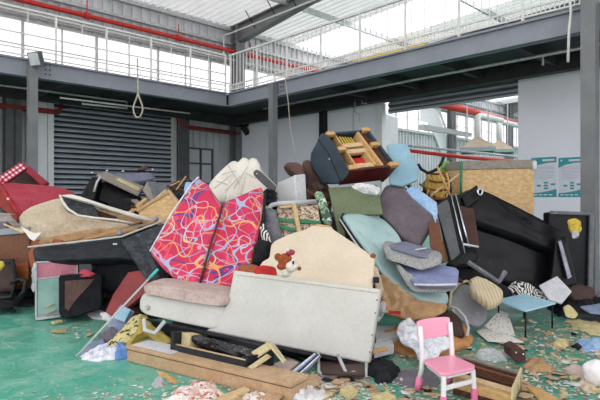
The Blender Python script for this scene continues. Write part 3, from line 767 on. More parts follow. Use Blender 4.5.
# ---- big offwhite sofa lying across the front
root = T('sofa', 'big scuffed offwhite leatherette sofa lying across the front of the pile', 'sofa', 300, 364, 4.8)
pl = Plane((369, 364, 4.62), (137, 314, 5.3), (381, 289, 4.78))
hd = Vector((pl.n.x, pl.n.y, 0)).normalized()
panel('back_panel', [(233.5, 270), (381, 289), (369.5, 364), (205, 331), (218, 322), (228, 300)], pl, .13, 'white_leather', root, bev=.022, seg=3)
pillow('seat_base', [(134, 301), (137, 294), (143, 293), (231, 303), (226, 334), (180, 324.5), (139, 315), (134, 310)], pl, .55, 'white_leather', root, puff=.18, wr=.012, ws=3, rnd=1, rings=12, ext=hd*.5)
MB().ball(pl.hit(148, 308)-pl.n*.002, .012, 2).build('button', 'white_leather', root, smooth=True)
mb = MB(); q0 = pl.hit(148, 308)-pl.n*.004
for a in range(6): bar(mb, q0, q0+(pl.eu*math.cos(a*1.05+.3)+pl.ev*math.sin(a*1.05+.3))*.035, .004)
mb.build('pleat', 'mid_grey', root)
mb = MB()
mb.tube([pl.hit(*p)-pl.n*.002 for p in ((235, 274.5), (300, 283), (378.5, 293))], .0035, 6); mb.build('top_seam', 'beige', root)
mb = MB()
for y in (300, 313, 335, 352): mb.ball(pl.hit(377-(y-300)*.14, y), .008, 1)
mb.build('staples', 'steel_dark', root)
panel('underside', [(140, 317), (205, 333), (366, 365), (345, 359)], Plane((369, 364, 4.7), (137, 314, 5.4), (300, 345, 5.2)), .02, 'black_cloth', root)
sd = Plane((142, 292, 5.25), (228, 307, 5.02), (148, 280, 5.5))
pillow('seat_cushion', [(140, 287), (143, 284), (190, 289.5), (229, 297), (227, 308), (190, 303), (142, 294)], Plane((142, 292, 5.28), (228, 307, 5.02), (143, 283, 5.3)), .5, 'pinkish', lab='flat grubby pink beige seat cushion on the end of the offwhite sofa', cat='cushion', puff=.08, wr=.014, ws=6, rnd=1, rings=12, ext=hd*.42+Vector((0, 0, .01)))
# ---- crimson patterned folding sofa
root = T('sofa_bed', 'crimson folding sofa bed with looping coloured lines, standing folded upright', 'sofa', 200, 284, 5.6)
plL = Plane((150, 252, 5.85), (198, 284, 5.5), (199, 177, 6.3)); plR = Plane((202, 283, 5.5), (250, 267, 5.65), (262, 185, 6.35))
pillow('mattress_half', [(148.5, 252), (152, 245), (170, 215), (193, 182), (197, 176), (203, 178), (213, 192), (222, 207), (221, 214), (208, 252), (200, 284), (193, 286), (176, 280), (160, 266)], plL, .15, 'swirl', root, puff=.14, wr=.035, ws=5, rnd=1, n=80, rings=14)
pillow('mattress_half', [(222, 205), (225, 199), (240, 193), (262, 184), (264, 190), (262, 212), (256, 245), (251, 266), (243, 288), (222, 289), (200, 284), (207, 262), (219, 222)], plR, .15, 'swirl', root, puff=.14, wr=.035, ws=5, rnd=1, n=80, rings=14)
MB().tube([plL.hit(*p)-plL.n*.004 for p in ((222.5, 206), (220, 216), (213, 238), (207, 258), (200, 284))], .013, 6).build('fold_seam', 'brown_leather', root, smooth=True)
MB().tube([plL.hit(*p)+plL.n*.03 for p in ((149, 250), (170, 213), (192, 181), (198, 175.5))], .011, 8).build('piping', 'white_cloth', root, smooth=True)
MB().tube([plR.hit(*p)+plR.n*.1 for p in ((264, 188), (263, 215), (257, 246), (252, 268))], .03, 8).build('side_rail', 'black_steel', root, smooth=True)
# ---- orange and red cloth beside it
pillow('cushion', [(236, 266), (240, 262), (254, 262), (264, 267), (262, 276), (240, 276)], ((236, 276, 5.2), (264, 277, 5.15), (240, 262, 5.3)), .12, 'orange_wood', puff=.7, lab='small rust orange pad wedged behind the offwhite sofa', cat='cushion')
pillow('cloth_scrap', [(253, 268), (262, 264), (275, 266), (277, 275), (262, 277), (254, 274)], ((253, 277, 5.1), (277, 279, 5.05), (262, 264, 5.15)), .06, 'red', puff=.8, wr=.03, lab='bright red cloth beside the plush bear', cat='cloth')
# ---- cream headboard
root = T('headboard', 'cream vinyl headboard with a wide arched top leaning behind the offwhite sofa', 'headboard', 315, 290, 5.3)
pl = Plane((262, 275, 5.25), (371, 291, 4.98), (317, 226, 5.75))
panel('headboard_panel', [(253, 284), (256, 271), (262, 261), (269, 257), (271, 244), (275, 240), (290, 233), (305, 229), (312, 225), (330, 226.5), (340, 233), (358, 245), (375, 257), (374, 275), (371, 298)], pl, .09, 'cream', root, bev=.022, seg=3)
MB().tube([pl.hit(*p)+pl.n*.05 for p in ((312, 225), (317, 223), (330, 225), (332, 229))], .028, 10).build('timber_edge', 'pine', root, smooth=True)
MB().ball(pl.hit(373, 256), .03, 2).build('corner_block', 'orange_wood', root, smooth=True)
MB().box(pl.hit(376, 282)-pl.n*.03, (.06, .04, .055)).build('latch', 'black_steel', root, bev=.006)
panel('cardboard_strip', [(371, 262), (378, 268), (384, 290), (379, 302), (375, 286)], ((371, 262, 5.3), (384, 290, 5.15), (379, 302, 5.1)), .03, 'beige', lab='narrow beige upholstered strip at the end of the offwhite sofa', cat='board')
# ---- plush bear
root = T('plush_bear', 'brown and white plush bear with a red hat sitting on the headboard', 'toy', 289, 277, 4.9)
Yb = 4.84
def bb(px, py, r, m, nm, sc=(1, 1, 1), dy=0, sub=3): return MB().ball(at(px, py, Yb+dy), r/F*Yb, sub, sc, .08, px).build(nm, m, root, smooth=True)
bb(284.5, 271.5, 8, 'plush_white', 'body', (1, .8, .75)); bb(285, 260.5, 7.2, 'bear', 'head', (1, .9, 1)); bb(292, 266.5, 6.8, 'plush_white', 'muzzle', (1, .9, .85), -.04)
bb(278, 257, 3.6, 'bear', 'ear', (1, .6, 1.1)); bb(281.5, 266.5, 4.3, 'bear', 'paw', (1.1, .8, .8), -.05); bb(299.3, 268.5, 2.1, 'bear', 'nose', dy=-.07, sub=2)
bb(293, 261.5, 2.6, 'plush_white', 'eye_patch', (.7, .5, 1.3), -.075, 2); bb(293.2, 262.6, 1.3, 'eye', 'eye', (.8, .6, 1.5), -.1, 2)
bb(290.5, 252.4, 4.2, 'red_cloth', 'hat', (1.1, .9, .75), -.01); bb(287.5, 250.2, 1.8, 'plush_white', 'pompom', dy=-.04, sub=2)
# ---- ivory channelled sofa back
root = T('channelled_cushion', 'ivory leather sofa back with three fat channels, leaning behind the crimson sofa bed', 'sofa back', 243, 198, 6.9)
pl = Plane((214, 196, 6.75), (277, 196, 6.75), (245, 154, 7.1))
for o in ([(207, 183), (212, 176), (230, 158.5), (235, 157), (240, 160), (240, 166), (226, 200), (214, 200)], [(236, 160), (239, 157), (243, 153.5), (248, 155), (252, 162), (246, 182), (240, 200), (222, 202)], [(247, 158), (250, 154.5), (256, 155), (260, 161), (261, 167), (270, 176), (280, 186), (278, 197), (258, 196), (238, 200)]):
    pillow('channel', o, pl, .2, 'ivory', root, puff=.55, wr=.02, ws=7, rnd=1)
for a_, b_ in (((216, 182), (228, 186)), ((222, 176), (236, 172)), ((226, 192), (240, 178)), ((228, 166), (240, 186)), ((234, 190), (248, 168)), ((246, 174), (256, 180)), ((214, 190), (232, 176))):
    MB().tube([pl.hit(*a_)-pl.n*.03, pl.hit(*b_)-pl.n*.035], .0035, 5).build('stitching', 'grey_wood', root)
panel('bracket', [(253, 172), (256, 169.5), (260, 171), (276, 186), (276, 190), (271, 192), (254, 176)], ((253, 172, 6.6), (276, 188, 6.6), (254, 185, 6.62)), .03, 'steel_dark', root, rnd=1)
MB().ball(at(257, 174, 6.58), .014, 2).build('rivet', 'chrome', root, smooth=True)
pillow('cloth_bundle', [(262, 190), (268, 186), (277, 190), (276, 201), (279, 208), (268, 207), (263, 200)], ((262, 207, 6.5), (279, 207, 6.5), (262, 188, 6.6)), .12, 'black_cloth', puff=.7, wr=.06, ws=14, lab='ragged black cloth under the dark hinge bracket', cat='cloth')
# ---- pale grey board box
root = T('panel_box', 'pale grey folded panel box between the ivory sofa back and the navy armchair', 'box', 292, 203, 7)
panel('wide_face', [(277, 183), (295, 175), (297, 203), (278, 202)], ((277, 203, 6.75), (297, 203, 6.6), (277, 183, 6.75)), .03, 'light_grey', root)
panel('narrow_face', [(295, 175), (305.5, 174), (307, 203), (297, 203)], ((297, 203, 6.6), (307, 203, 6.75), (295, 175, 6.6)), .03, 'white_board', root)
# ---- brown armchair behind
root = T('armchair', 'brown velour armchair half buried behind the pale grey panel box', 'armchair', 305, 205, 7.3)
pillow('armrest', [(283, 164), (287, 160), (298, 160), (306, 166), (309, 186), (300, 180), (288, 171)], ((283, 180, 7.1), (309, 186, 7.1), (283, 160, 7.15)), .35, 'brown_fabric', root, puff=.5)
pillow('backrest', [(302, 160), (307, 157), (313, 160), (318, 170), (333, 195), (331, 215), (308, 206), (303, 180)], ((302, 206, 7.3), (333, 206, 7.3), (302, 160, 7.5)), .2, 'brown_fabric', root, puff=.5, wr=.03)
pillow('throw', [(309, 184), (318, 180), (328, 184), (331, 200), (322, 206), (311, 200)], ((309, 206, 7.05), (331, 206, 7.0), (309, 180, 7.1)), .15, 'dark_brown', lab='dark brown leather cushion below the navy armchair', cat='cushion', puff=.7, wr=.06, ws=10)
# ---- folding bed frame with webbing
root = T('folding_bed', 'folding bed frame with woven webbing and green straps standing on edge', 'bed frame', 298, 240, 6.4)
pl = Plane((278, 240, 6.25), (320, 240, 6.25), (280, 205, 6.45))
MB().tube([pl.hit(*p) for p in ((263, 246), (262, 226), (264, 213), (272, 205), (280, 203.5), (318, 201.5))], .03, 10).build('tube_frame', 'light_grey', root, smooth=True)
panel('webbing', [(277, 207), (318, 204), (322, 238), (282, 244)], Plane((278, 240, 6.3), (320, 240, 6.3), (280, 205, 6.5)), .03, 'woven', root)
for a, b in (((277, 217), (297, 220)), ((281, 225), (299, 229)), ((300, 219), (321, 221)), ((302, 230), (322, 229))):
    MB().hexa([pl.hit(a[0], a[1]), pl.hit(b[0], b[1]), pl.hit(b[0], b[1]+3.4), pl.hit(a[0], a[1]+3.4)]+[p+pl.n*.012 for p in (pl.hit(a[0], a[1]), pl.hit(b[0], b[1]), pl.hit(b[0], b[1]+3.4), pl.hit(a[0], a[1]+3.4))]).build('strap', 'green_strip', root)
for a, b in (((293.5, 205), (300, 238)), ((280, 208), (292, 207))): bar(MB(), pl.hit(*a)-pl.n*.03, pl.hit(*b)-pl.n*.03, .05, .03).build('slat', 'pine_pale', root)
pillow('duvet', [(264, 207), (270, 205), (276, 209), (283, 238), (277, 246), (268, 244), (263, 226)], ((264, 245, 6.05), (283, 245, 6.05), (266, 205, 6.3)), .12, 'mid_grey', puff=.6, wr=.04, ws=9, lab='folded grey duvet between the crimson sofa bed and the webbed bed frame', cat='duvet')
pillow('striped_cloth', [(259, 226), (263, 222), (269, 234), (272, 245), (262, 243)], ((259, 245, 5.95), (272, 245, 5.95), (259, 222, 6.0)), .05, 'zebra', puff=.6, lab='narrow black and cream striped cloth against the grey duvet', cat='cloth')
pillow('bin_bag', [(252, 243), (258, 237), (268, 239), (273, 246), (270, 258), (260, 267), (250, 266)], ((252, 267, 5.65), (273, 267, 5.6), (252, 240, 5.75)), .25, 'black_cloth', puff=.8, wr=.03, lab='rounded black cloth bag beside the cream headboard', cat='bag')
pillow('roll_of_cloth', [(313, 193), (316, 190), (321, 190.5), (324, 195), (329, 212), (332, 222), (328, 226), (322, 222), (319, 208)], ((313, 225, 6.2), (332, 225, 6.15), (314, 190, 6.3)), .12, 'green_print', puff=.7, lab='green leaf-print roll standing beside the webbed bed frame', cat='cloth roll')
panel('olive_board', [(328, 187.5), (377, 185), (383, 214), (344, 215), (345, 238), (338, 234)], ((328, 235, 6.6), (380, 235, 6.4), (328, 187, 6.9)), .05, 'olive', lab='olive green board under the navy armchair', cat='board')
pillow('paper_bundle', [(350, 186), (358, 182), (372, 184), (381, 188), (378, 195), (364, 193)], ((350, 196, 6.35), (381, 196, 6.3), (350, 182, 6.4)), .06, 'paper', puff=.8, wr=.05, ws=14, lab='crumpled whitish paper on the edge of the olive board', cat='paper')
# ---- upturned navy armchair with timber frame showing
root = T('armchair', 'upturned navy leather armchair showing its raw timber frame on top of the pile', 'armchair', 350, 184, 7.1)
fr = Fr((350, 171, 6.6), (398, 166, 6.75), (325, 132.5, 7.35))
fr.n = (at(311, 155, 7.75)-at(325, 132.5, 7.35)).normalized(); D = .38
def fb(nm, m, u0, u1, v0, v1, w0, w1, bev=.006): return fr.hexa(MB(), u0, u1, v0, v1, w0, w1).build(nm, m, root, bev=bev)
fb('side_panel', 'navy', .93, 1, 0, 1, 0, D, .02); fb('back_panel', 'navy', 0, 1, .94, 1, 0, D, .02); fb('front_rail', 'red_wood', 0, 1, 0, .05, .0, D*.8)
fb('webbing_board', 'dark_wood', .05, .95, .05, .95, D*.85, D)
fb('rail', 'pine', .2, .235, .05, .93, .02, .16); fb('rail', 'pine', .68, .73, .05, .93, -.01, .2)
fb('rail', 'brown_wood', .04, .09, .05, .93, .06, .15)
for v in (.1, .46, .62): fb('cross_slat', 'pine_pale', .22, .7, v, v+.1, .05, .12)
fb('rail', 'dark_wood', .8, .93, .05, .93, .04, .12)
for u, v in ((0, .9), (.82, .92), (.0, .02), (.84, .0), (.02, .48), (.78, .52)): fb('corner_block', 'pine', u, u+.18, v, v+.09, -.03, .05, .01)
for i in range(5): fb('strap', 'yellow', .3+i*.07, .33+i*.07, .72, .92, .05+.01*i, .07+.01*i)
fb('lining', 'red', .32, .62, .12, .42, .14, .2); fb('lining_band', 'green_strip', .34, .6, .14, .2, .13, .14, 0)
fb('inner_board', 'pine', .6, .66, .1, .45, .03, .2)
pln = Plane((349, 171, 6.58), (323, 133, 7.3), (315, 170, 7.25))
panel('leather_side', [(322, 132.5), (327, 134), (336, 146), (350, 171), (347, 177), (339, 184), (323, 184), (310, 164.5), (311, 153)], pln, .12, 'navy', root, bev=.03, seg=4, ext=Vector((.0, .16, 0)))
MB().tube([pln.hit(*p)-pln.n*.002 for p in ((318, 139), (328, 153), (341, 182))], .006, 5).build('seam', 'black', root)
MB().ball(pln.hit(329.5, 159), .012, 2).build('button', 'light_grey', root, smooth=True)
# ---- mauve upholstered back, sheets and boards around it
pillow('upholstered_chair', [(375, 202), (385, 184), (398, 182), (411, 189), (438, 213), (429, 232), (420, 247), (403, 240), (389, 224), (377, 212)], ((378, 245, 6.62), (430, 245, 6.5), (385, 184, 7.0)), .14, 'mauve', puff=.1, rnd=0, lab='mauve grey upholstered seat back tilted behind the pale teal mattress', cat='seat back')
panel('plastic_sheet', [(406, 190), (411, 186), (416, 187), (437, 202), (438, 213), (436, 223), (432, 214), (413, 198)], ((406, 223, 6.1), (438, 223, 6.1), (408, 186, 6.3)), .03, 'sky_sheet', lab='narrow blue streaked sheet along the mauve seat back', cat='sheet')
panel('blue_board', [(387, 145), (390, 143.5), (407, 143.5), (411, 153), (419, 168), (417, 180), (402, 186), (390, 184)], ((387, 186, 6.9), (419, 186, 6.8), (388, 143, 7.2)), .05, 'pale_blue', lab='pale blue irregular board standing beside the navy armchair', cat='board')
panel('board', [(428, 222), (438, 218), (447, 262), (438, 264), (430, 246)], ((428, 262, 6.35), (447, 262, 6.3), (430, 220, 6.5)), .03, 'brown_wood', lab='brown board between the mauve seat back and the black cabinet', cat='board')
pillow('cushion', [(418, 190), (430, 186), (452, 188), (456, 200), (440, 206), (424, 204)], ((418, 206, 7.3), (456, 206, 7.3), (418, 186, 7.4)), .3, 'black_cloth', puff=.5, lab='dark cushion below the yellow basket', cat='cushion')
pillow('cushion', [(425, 178), (440, 172), (462, 174), (464, 192), (440, 198), (428, 194)], ((425, 198, 7.9), (464, 198, 7.9), (425, 172, 8.0)), .4, 'brown_fabric', puff=.5, lab='brown cushion behind the yellow basket', cat='cushion')
# yellow rattan basket
root = T('basket', 'yellow rattan basket lying on its side between the pale blue board and the plywood box', 'basket', 436, 198, 7.3)
def bsk(u, v): return at(426+20*u+3*math.sin(v*3), 172+25*v+2*math.sin(u*3), 7.25+.1*math.cos(u*3.1)-.08*v)
panel('weave', [(427, 176), (434, 172), (445, 176), (448, 190), (443, 198), (431, 195), (425, 186)], ((425, 198, 7.3), (448, 198, 7.3), (427, 172, 7.4)), .08, 'yellow', root, rnd=1)
for i in range(5): MB().tube([bsk(i/4, k/6) for k in range(7)], .014, 6).build('cane', 'pine', root, smooth=True)
for i in range(4): MB().tube([bsk(k/6, i/3) for k in range(7)], .018, 6).build('cane', 'orange_wood', root, smooth=True)
tb([(418, 164, 7.2), (421, 169, 7.2), (428, 173, 7.2), (436, 170, 7.2), (441, 164, 7.2), (444, 157, 7.2)], .022).build('hoop', 'black_steel', smooth=True, lab='curved dark metal hoop above the yellow basket', cat='hoop')
tb([(437, 166, 7.15), (443, 180, 7.1), (450, 195, 7.05)], .016).build('stick', 'pine', smooth=True, lab='pale stick crossing the basket, running down towards the black cabinet', cat='stick')
tb([(430, 196, 7.1), (445, 185, 7.15), (459, 174, 7.3)], .014).build('stick', 'pine_pale', smooth=True, lab='pale stick crossing the basket, rising towards the plywood box', cat='stick')
mb = MB()
for i in range(70):
    p = at(446+R.gauss(0, 3), 170+R.gauss(0, 2.6), 8.0+R.random()*.3); d = Vector((R.uniform(-1, 1), R.uniform(-1, 1), R.uniform(-.3, 1))).normalized()*.07
    s_ = d.cross(Vector((R.random(), R.random(), R.random()))).normalized()*.03
    mb.bm.faces.new([mb.bm.verts.new(q) for q in (p, p+d*.5+s_, p+d, p+d*.5-s_)])
mb.build('leafy_twigs', 'lime', lab='lime green leafy twigs behind the yellow basket', cat='plant')
tb([(461.5, 162, 7.7), (461, 200, 7.6)], .02).build('post', 'green_strip', smooth=True, lab='thin green post beside the plywood box', cat='post')
# ---- plywood box
root = T('crate', 'large plywood box with a weathered top board standing before the posters', 'box', 498, 216, 8)
fr = Fr((461.5, 216, 7.7), (534, 212, 8.1), (462, 161, 7.7))
fr.hexa(MB(), 0, 1, -.9, .84, 0, .5).build('body', 'ply', root, bev=.01)
fr.hexa(MB(), 0, .985, .84, 1, -.02, .5).build('top_board', 'grey_wood', root, bev=.008)
fr.hexa(MB(), .955, 1.005, .82, .97, -.05, 0).build('corner_wrap', 'white_board', root, bev=.01)
# ---- black sofa tipped on its side
root = T('sofa', 'long black leather sofa tipped on its back in front of the plywood box', 'sofa', 525, 292, 7.3)
pA = Plane((464, 200, 6.9), (572, 248, 7.25), (478, 185, 7.05))
pillow('backrest', [(461, 196), (464, 192), (478, 184.5), (486, 187), (530, 209), (572, 232), (577, 240), (573, 250), (562, 257), (520, 240), (470, 223)], pA, .4, 'black', root, puff=.35, wr=.015, ws=4, rnd=1, n=72, rings=12)
panel('cushion_end', [(461, 196), (478, 184), (480, 200), (466, 210)], Plane((461, 210, 6.8), (480, 210, 6.8), (461, 190, 6.85)), .1, 'black', root, bev=.03, seg=4)
MB().tube([at(480+2.4*math.cos(t), 192+3.2*math.sin(t), 6.74) for t in [i*.7 for i in range(9)]], .014, 6, closed=True).build('ring', 'chrome', root, smooth=True)
pB = Plane((462, 262, 6.85), (560, 295, 7.2), (470, 218, 7.0))
pillow('seat', [(468, 218), (520, 236), (566, 254), (562, 297), (520, 290), (480, 278), (463, 262)], pB, .35, 'black', root, puff=.16, wr=.015, ws=4, rnd=1, n=72, rings=10)
MB().tube([pB.hit(*p)-pB.n*.05 for p in ((470, 221), (500, 232), (530, 243), (560, 255))], .012, 6).build('seam', 'mid_grey', root, smooth=True)
pC = Plane((548, 295, 7.15), (591, 292, 7.55), (550, 212, 7.3))
panel('arm_panel', [(550, 212), (592, 213), (591, 292), (556, 297), (550, 280)], pC, .12, 'black', root, bev=.02)
bar(MB(), pC.hit(550, 212.5)-pC.n*.02, pC.hit(592, 214)-pC.n*.02, .05).build('frame_edge', 'mid_grey', root, bev=.01)
bar(MB(), pC.hit(590, 213)-pC.n*.02, pC.hit(588, 292)-pC.n*.02, .07).build('frame_edge', 'mid_grey', root, bev=.01)
panel('inner_arm', [(556, 238), (566, 236), (578, 284), (560, 290), (551, 280)], Plane((551, 290, 6.95), (578, 290, 6.95), (556, 236, 7.1)), .2, 'black', root, bev=.03, seg=3)
panel('glossy_strip', [(558, 241), (561.5, 240), (572, 277), (568, 279.5)], Plane((558, 280, 6.9), (573, 280, 6.9), (558, 238, 7.04)), .03, 'gloss_strip', root, bev=.008)
pillow('torn_foam', [(569, 219), (578, 217), (583, 222), (583, 231), (577, 236), (573, 232)], ((569, 236, 6.95), (583, 236, 7.0), (569, 217, 7.05)), .08, 'yellow', lab=None, parent=root, puff=.8, wr=.05, ws=16)
pillow('torn_lining', [(573, 230), (580, 232), (579, 238), (573, 239)], ((573, 239, 6.93), (580, 239, 6.93), (573, 229, 6.95)), .05, 'light_grey', root, puff=.8, wr=.04, ws=20, n=30, rings=5)
# ---- black cabinet with metal edging
root = T('cabinet', 'black upholstered cabinet with twin metal edges and a brown side panel', 'cabinet', 458, 267, 6.6)
pD = Plane((450, 266, 6.3), (466, 246, 6.35), (446, 197, 6.7))
panel('black_panel', [(435, 204), (446, 197), (456, 194), (470, 262), (450, 267)], pD, .16, 'black', root, bev=.02)
for dx in (0, 4.2): MB().tube([pD.hit(455.5-dx, 194+dx*.4)-pD.n*.015, pD.hit(469-dx, 248+dx*1.4)-pD.n*.015], .012, 8).build('metal_edge', 'chrome', root, smooth=True)
panel('dark_strip', [(436, 206), (447, 199), (449, 203), (462, 262), (453, 266)], Plane((450, 266, 6.26), (462, 262, 6.26), (446, 197, 6.66)), .02, 'steel_dark', root, bev=.006)
panel('brown_panel', [(459, 205), (474, 208), (480, 247), (468, 246)], Plane((459, 247, 6.5), (480, 247, 6.6), (461, 205, 6.8)), .08, 'brown_leather', root, bev=.012)
pillow('bolster', [(449, 262), (462, 249), (478, 247), (481, 253), (479, 262), (466, 268), (451, 270)], Plane((449, 270, 6.2), (481, 268, 6.25), (450, 247, 6.3)), .2, 'black', root, puff=.6)
panel('foot_plate', [(463, 243), (479, 246), (479, 248), (463, 245.5)], Plane((463, 248, 6.18), (479, 248, 6.2), (463, 243, 6.18)), .02, 'chrome', root, bev=.003)
tb([(468, 262, 6.1), (485, 273, 6.05), (499, 282, 6.0), (505, 272, 6.1)], .03, 6).build('metal_bracket', 'mid_grey', lab='bent grey metal bracket lying in front of the black sofa', cat='bracket')
pillow('cloth_bundle', [(440, 262), (455, 266), (475, 266), (500, 278), (520, 290), (505, 300), (470, 290), (452, 284)], ((440, 295, 6.5), (520, 295, 6.6), (440, 262, 6.8)), .3, 'black_cloth', puff=.6, wr=.06, lab='dark crumpled cloth at the foot of the black cabinet', cat='cloth')
# ---- pale teal mattress with piped edge
root = T('folding_mattress', 'pale teal vinyl mattress with black and white piping sliding down the pile', 'mattress', 395, 300, 5.9)
pT = Plane((345, 214, 6.45), (404, 240, 6.4), (408, 292, 5.55))
pillow('mattress_top', [(342.5, 215), (345, 211.5), (373, 212), (386, 219), (398, 232), (405, 245), (412, 264), (432, 286), (452, 295), (448, 303), (428, 302), (405, 291), (385, 275), (371, 255), (356, 235)], pT, .1, 'teal_mat', root, puff=.12, wr=.01, ws=4, rnd=1, n=80, rings=12, tufts=[(pT.hit(x, y), .03, .04) for x, y in ((363, 221), (364, 234), (390, 232), (378, 246), (378, 228), (398, 250))])
for k, (m, off) in enumerate((('black_steel', 0), ('white_plastic', .03), ('black_steel', .06))):
    MB().tube([pT.hit(*p)+pT.n*(.03+off)-pT.eu*.01 for p in ((345, 212), (342.5, 216), (356, 236), (371, 256), (385, 276), (405, 292), (428, 303), (449, 304))], .012, 6).build('piping', m, root, smooth=True)
root = T('cushion', 'lilac topped speckled grey seat cushion, upper one of the two on the teal mattress', 'cushion', 412, 270, 5.85, )
pillow('body', [(381, 250), (384, 245), (396, 248), (425, 256), (444, 257), (443, 266), (422, 272), (414, 269), (384, 260)], ((381, 262, 5.62), (443, 268, 5.55), (384, 244, 5.72)), .45, 'speckle', root, puff=.14, wr=.012, rnd=1, rings=12, ext=Vector((.08, .42, .03)))
panel('cover', [(386, 245.5), (403, 240.5), (430, 248), (443, 255.5), (426, 257)], Plane((386, 245.5, 5.68), (426, 257, 5.58), (403, 240.5, 6.15)), .03, 'lilac_grey', root, bev=.01, rnd=1)
brd('label_strip', (408, 251, 5.78), (426, 248, 5.9), .035, .01, 'paper', parent=root)
root = T('cushion', 'lilac blue speckled seat cushion, lower one of the two on the teal mattress', 'cushion', 430, 294, 5.6)
pillow('body', [(395, 268), (397, 264), (402, 268), (414, 283), (457, 284), (458, 291), (445, 294), (413, 293.5), (405, 286)], ((395, 294, 5.42), (457, 294, 5.4), (397, 262, 5.6)), .4, 'speckle', root, puff=.14, wr=.012, rnd=1, rings=12, ext=Vector((.06, .4, .05)))
panel('cover', [(398, 265), (412, 268), (440, 264), (459, 268), (458, 284.5), (415, 284)], Plane((415, 285, 5.36), (458, 285, 5.34), (412, 265, 5.8)), .05, 'lilac_blue', root, bev=.015, rnd=1)
MB().tube([at(*p) for p in ((414, 284.5, 5.35), (435, 285, 5.34), (457, 284.5, 5.34))], .012, 6).build('piping', 'paper', root, smooth=True)
pillow('tarpaulin', [(379, 273), (384, 274), (405, 292), (428, 303), (450, 303), (447, 310), (430, 318), (408, 318), (388, 312), (380, 298), (377, 284)], ((379, 318, 5.3), (450, 318, 5.35), (380, 272, 5.6)), .12, 'tan', puff=.3, wr=.08, ws=7, n=80, rings=14, lab='creased tan cloth hanging below the pale teal mattress', cat='cloth')
pillow('cloth_bundle', [(383, 300), (387, 303), (386, 312), (380, 322), (374, 321), (377, 306)], ((374, 322, 5.05), (387, 322, 5.05), (376, 300, 5.1)), .06, 'film', puff=.7, wr=.05, ws=20, n=30, rings=5, lab='shiny plastic scrap tucked by the end of the offwhite sofa', cat='plastic scrap')
brd('strip', (380, 311, 5.2), (389, 312, 5.18), .03, .02, 'cream_board', 'short cream stick joined end to end with a red one', 'stick'); brd('strip', (388.5, 312, 5.18), (401, 313, 5.15), .035, .03, 'red', 'short red stick lying under the tan cloth', 'stick')

# ---- left end of the pile
root = T('plaid_sofa', 'red and white plaid sofa base upside down near the steel lamp column', 'sofa base', 22, 188, 8.6)
pP = Plane((-3, 184, 8.3), (27, 168, 8.6), (-3, 176, 8.35))
panel('plaid_side', [(-6, 179), (21, 161.5), (27, 168), (4, 184), (-6, 188)], pP, .1, 'plaid', root)
panel('edge_board', [(22, 163), (27, 167), (46, 183), (43, 187), (25, 171)], ((22, 187, 8.6), (46, 187, 8.8), (22, 163, 8.6)), .3, 'red_cloth', root, ext=Vector((-.1, .35, 0)))
panel('lining', [(24, 168), (44, 184), (40, 190), (4, 190), (6, 182)], ((4, 190, 8.8), (44, 190, 8.9), (24, 168, 8.9)), .05, 'dark_brown', root)
root = T('sofa_cushion', 'faded crimson sofa seat sloping down beside the dusty beige sofa', 'sofa seat', 35, 215, 8)
pillow('seat_pad', [(0, 183), (4, 180.5), (60, 185.5), (76, 190), (79, 197), (62, 204), (36, 206), (22, 213), (17, 212)], ((20, 213, 7.55), (0, 182, 8.2), (72, 190, 8.7)), .2, 'red_cloth', root, puff=.14, wr=.012, rnd=1, ext=Vector((-.05, .03, -.24)))
MB().tube([at(*p) for p in ((18, 213, 7.5), (-1, 184, 8.1), (3, 181, 8.25))], .018, 6).build('piping', 'red', root, smooth=True)
panel('tufted_side', [(-4, 186), (1, 186), (19, 213), (17, 221), (-4, 203)], ((-4, 221, 7.5), (19, 221, 7.5), (-4, 186, 8.0)), .06, 'red_dark', root)
MB().ball(at(8, 199, 7.62), .02, 2).build('button', 'paper', root, smooth=True)
# dusty beige sofa on its back
root = T('sofa', 'dusty beige sofa lying on its back with its torn dark underside open', 'sofa', 75, 240, 7.6)
pillow('lower_body', [(15.5, 216), (18, 211), (26, 205), (45, 198.5), (60, 194.5), (62, 200), (67, 208), (78, 216), (98, 219), (134, 224), (131, 228), (100, 231), (60, 238), (40, 240), (30, 237), (20, 227)], ((16, 240, 7.1), (90, 240, 7.25), (20, 196, 7.4)), .4, 'beige', root, puff=.16, wr=.035, ws=7, rnd=1, n=90, rings=12)
pillow('top_rail', [(58, 194.5), (70, 193), (80, 196), (110, 206), (155, 219), (153, 222), (138, 219.5), (104, 208.5), (78, 198.5), (66, 196.5)], ((58, 224, 7.2), (155, 224, 7.5), (60, 194, 7.3)), .12, 'ivory', root, puff=.5, wr=.01, n=64, rnd=1)
MB().tube([at(*p) for p in ((60, 195.5, 7.2), (63, 202, 7.12), (68, 209, 7.1), (78, 215.5, 7.08), (95, 218, 7.1), (115, 220, 7.15), (133, 223.5, 7.22))], .017, 8).build('lower_rail', 'ivory', root, smooth=True)
panel('torn_lining', [(60, 195), (80, 198), (97, 208), (99, 219), (78, 218), (66, 210)], ((60, 219, 7.3), (99, 219, 7.45), (60, 196, 7.4)), .04, 'charcoal', root, rnd=1)
panel('inner_board', [(88, 206), (145, 221), (132, 225), (96, 219)], ((88, 225, 7.5), (145, 225, 7.7), (88, 206, 7.6)), .04, 'tan', root)
panel('inner_lining', [(92, 208), (118, 217), (112, 221), (96, 218)], ((92, 225, 7.45), (145, 225, 7.65), (92, 206, 7.55)), .02, 'dark_wood', root)
pillow('skirt', [(40, 238), (60, 234), (90, 228), (134, 226), (142, 229), (120, 236), (80, 240), (50, 245), (36, 243)], ((40, 245, 7.1), (142, 245, 7.3), (40, 226, 7.2)), .1, 'tan', root, puff=.4, wr=.03)
panel('flap', [(20, 226), (34, 233), (42, 232), (34, 241), (30, 239)], ((20, 241, 7.0), (42, 241, 7.0), (20, 226, 7.08)), .01, 'ivory', root, bev=.002)
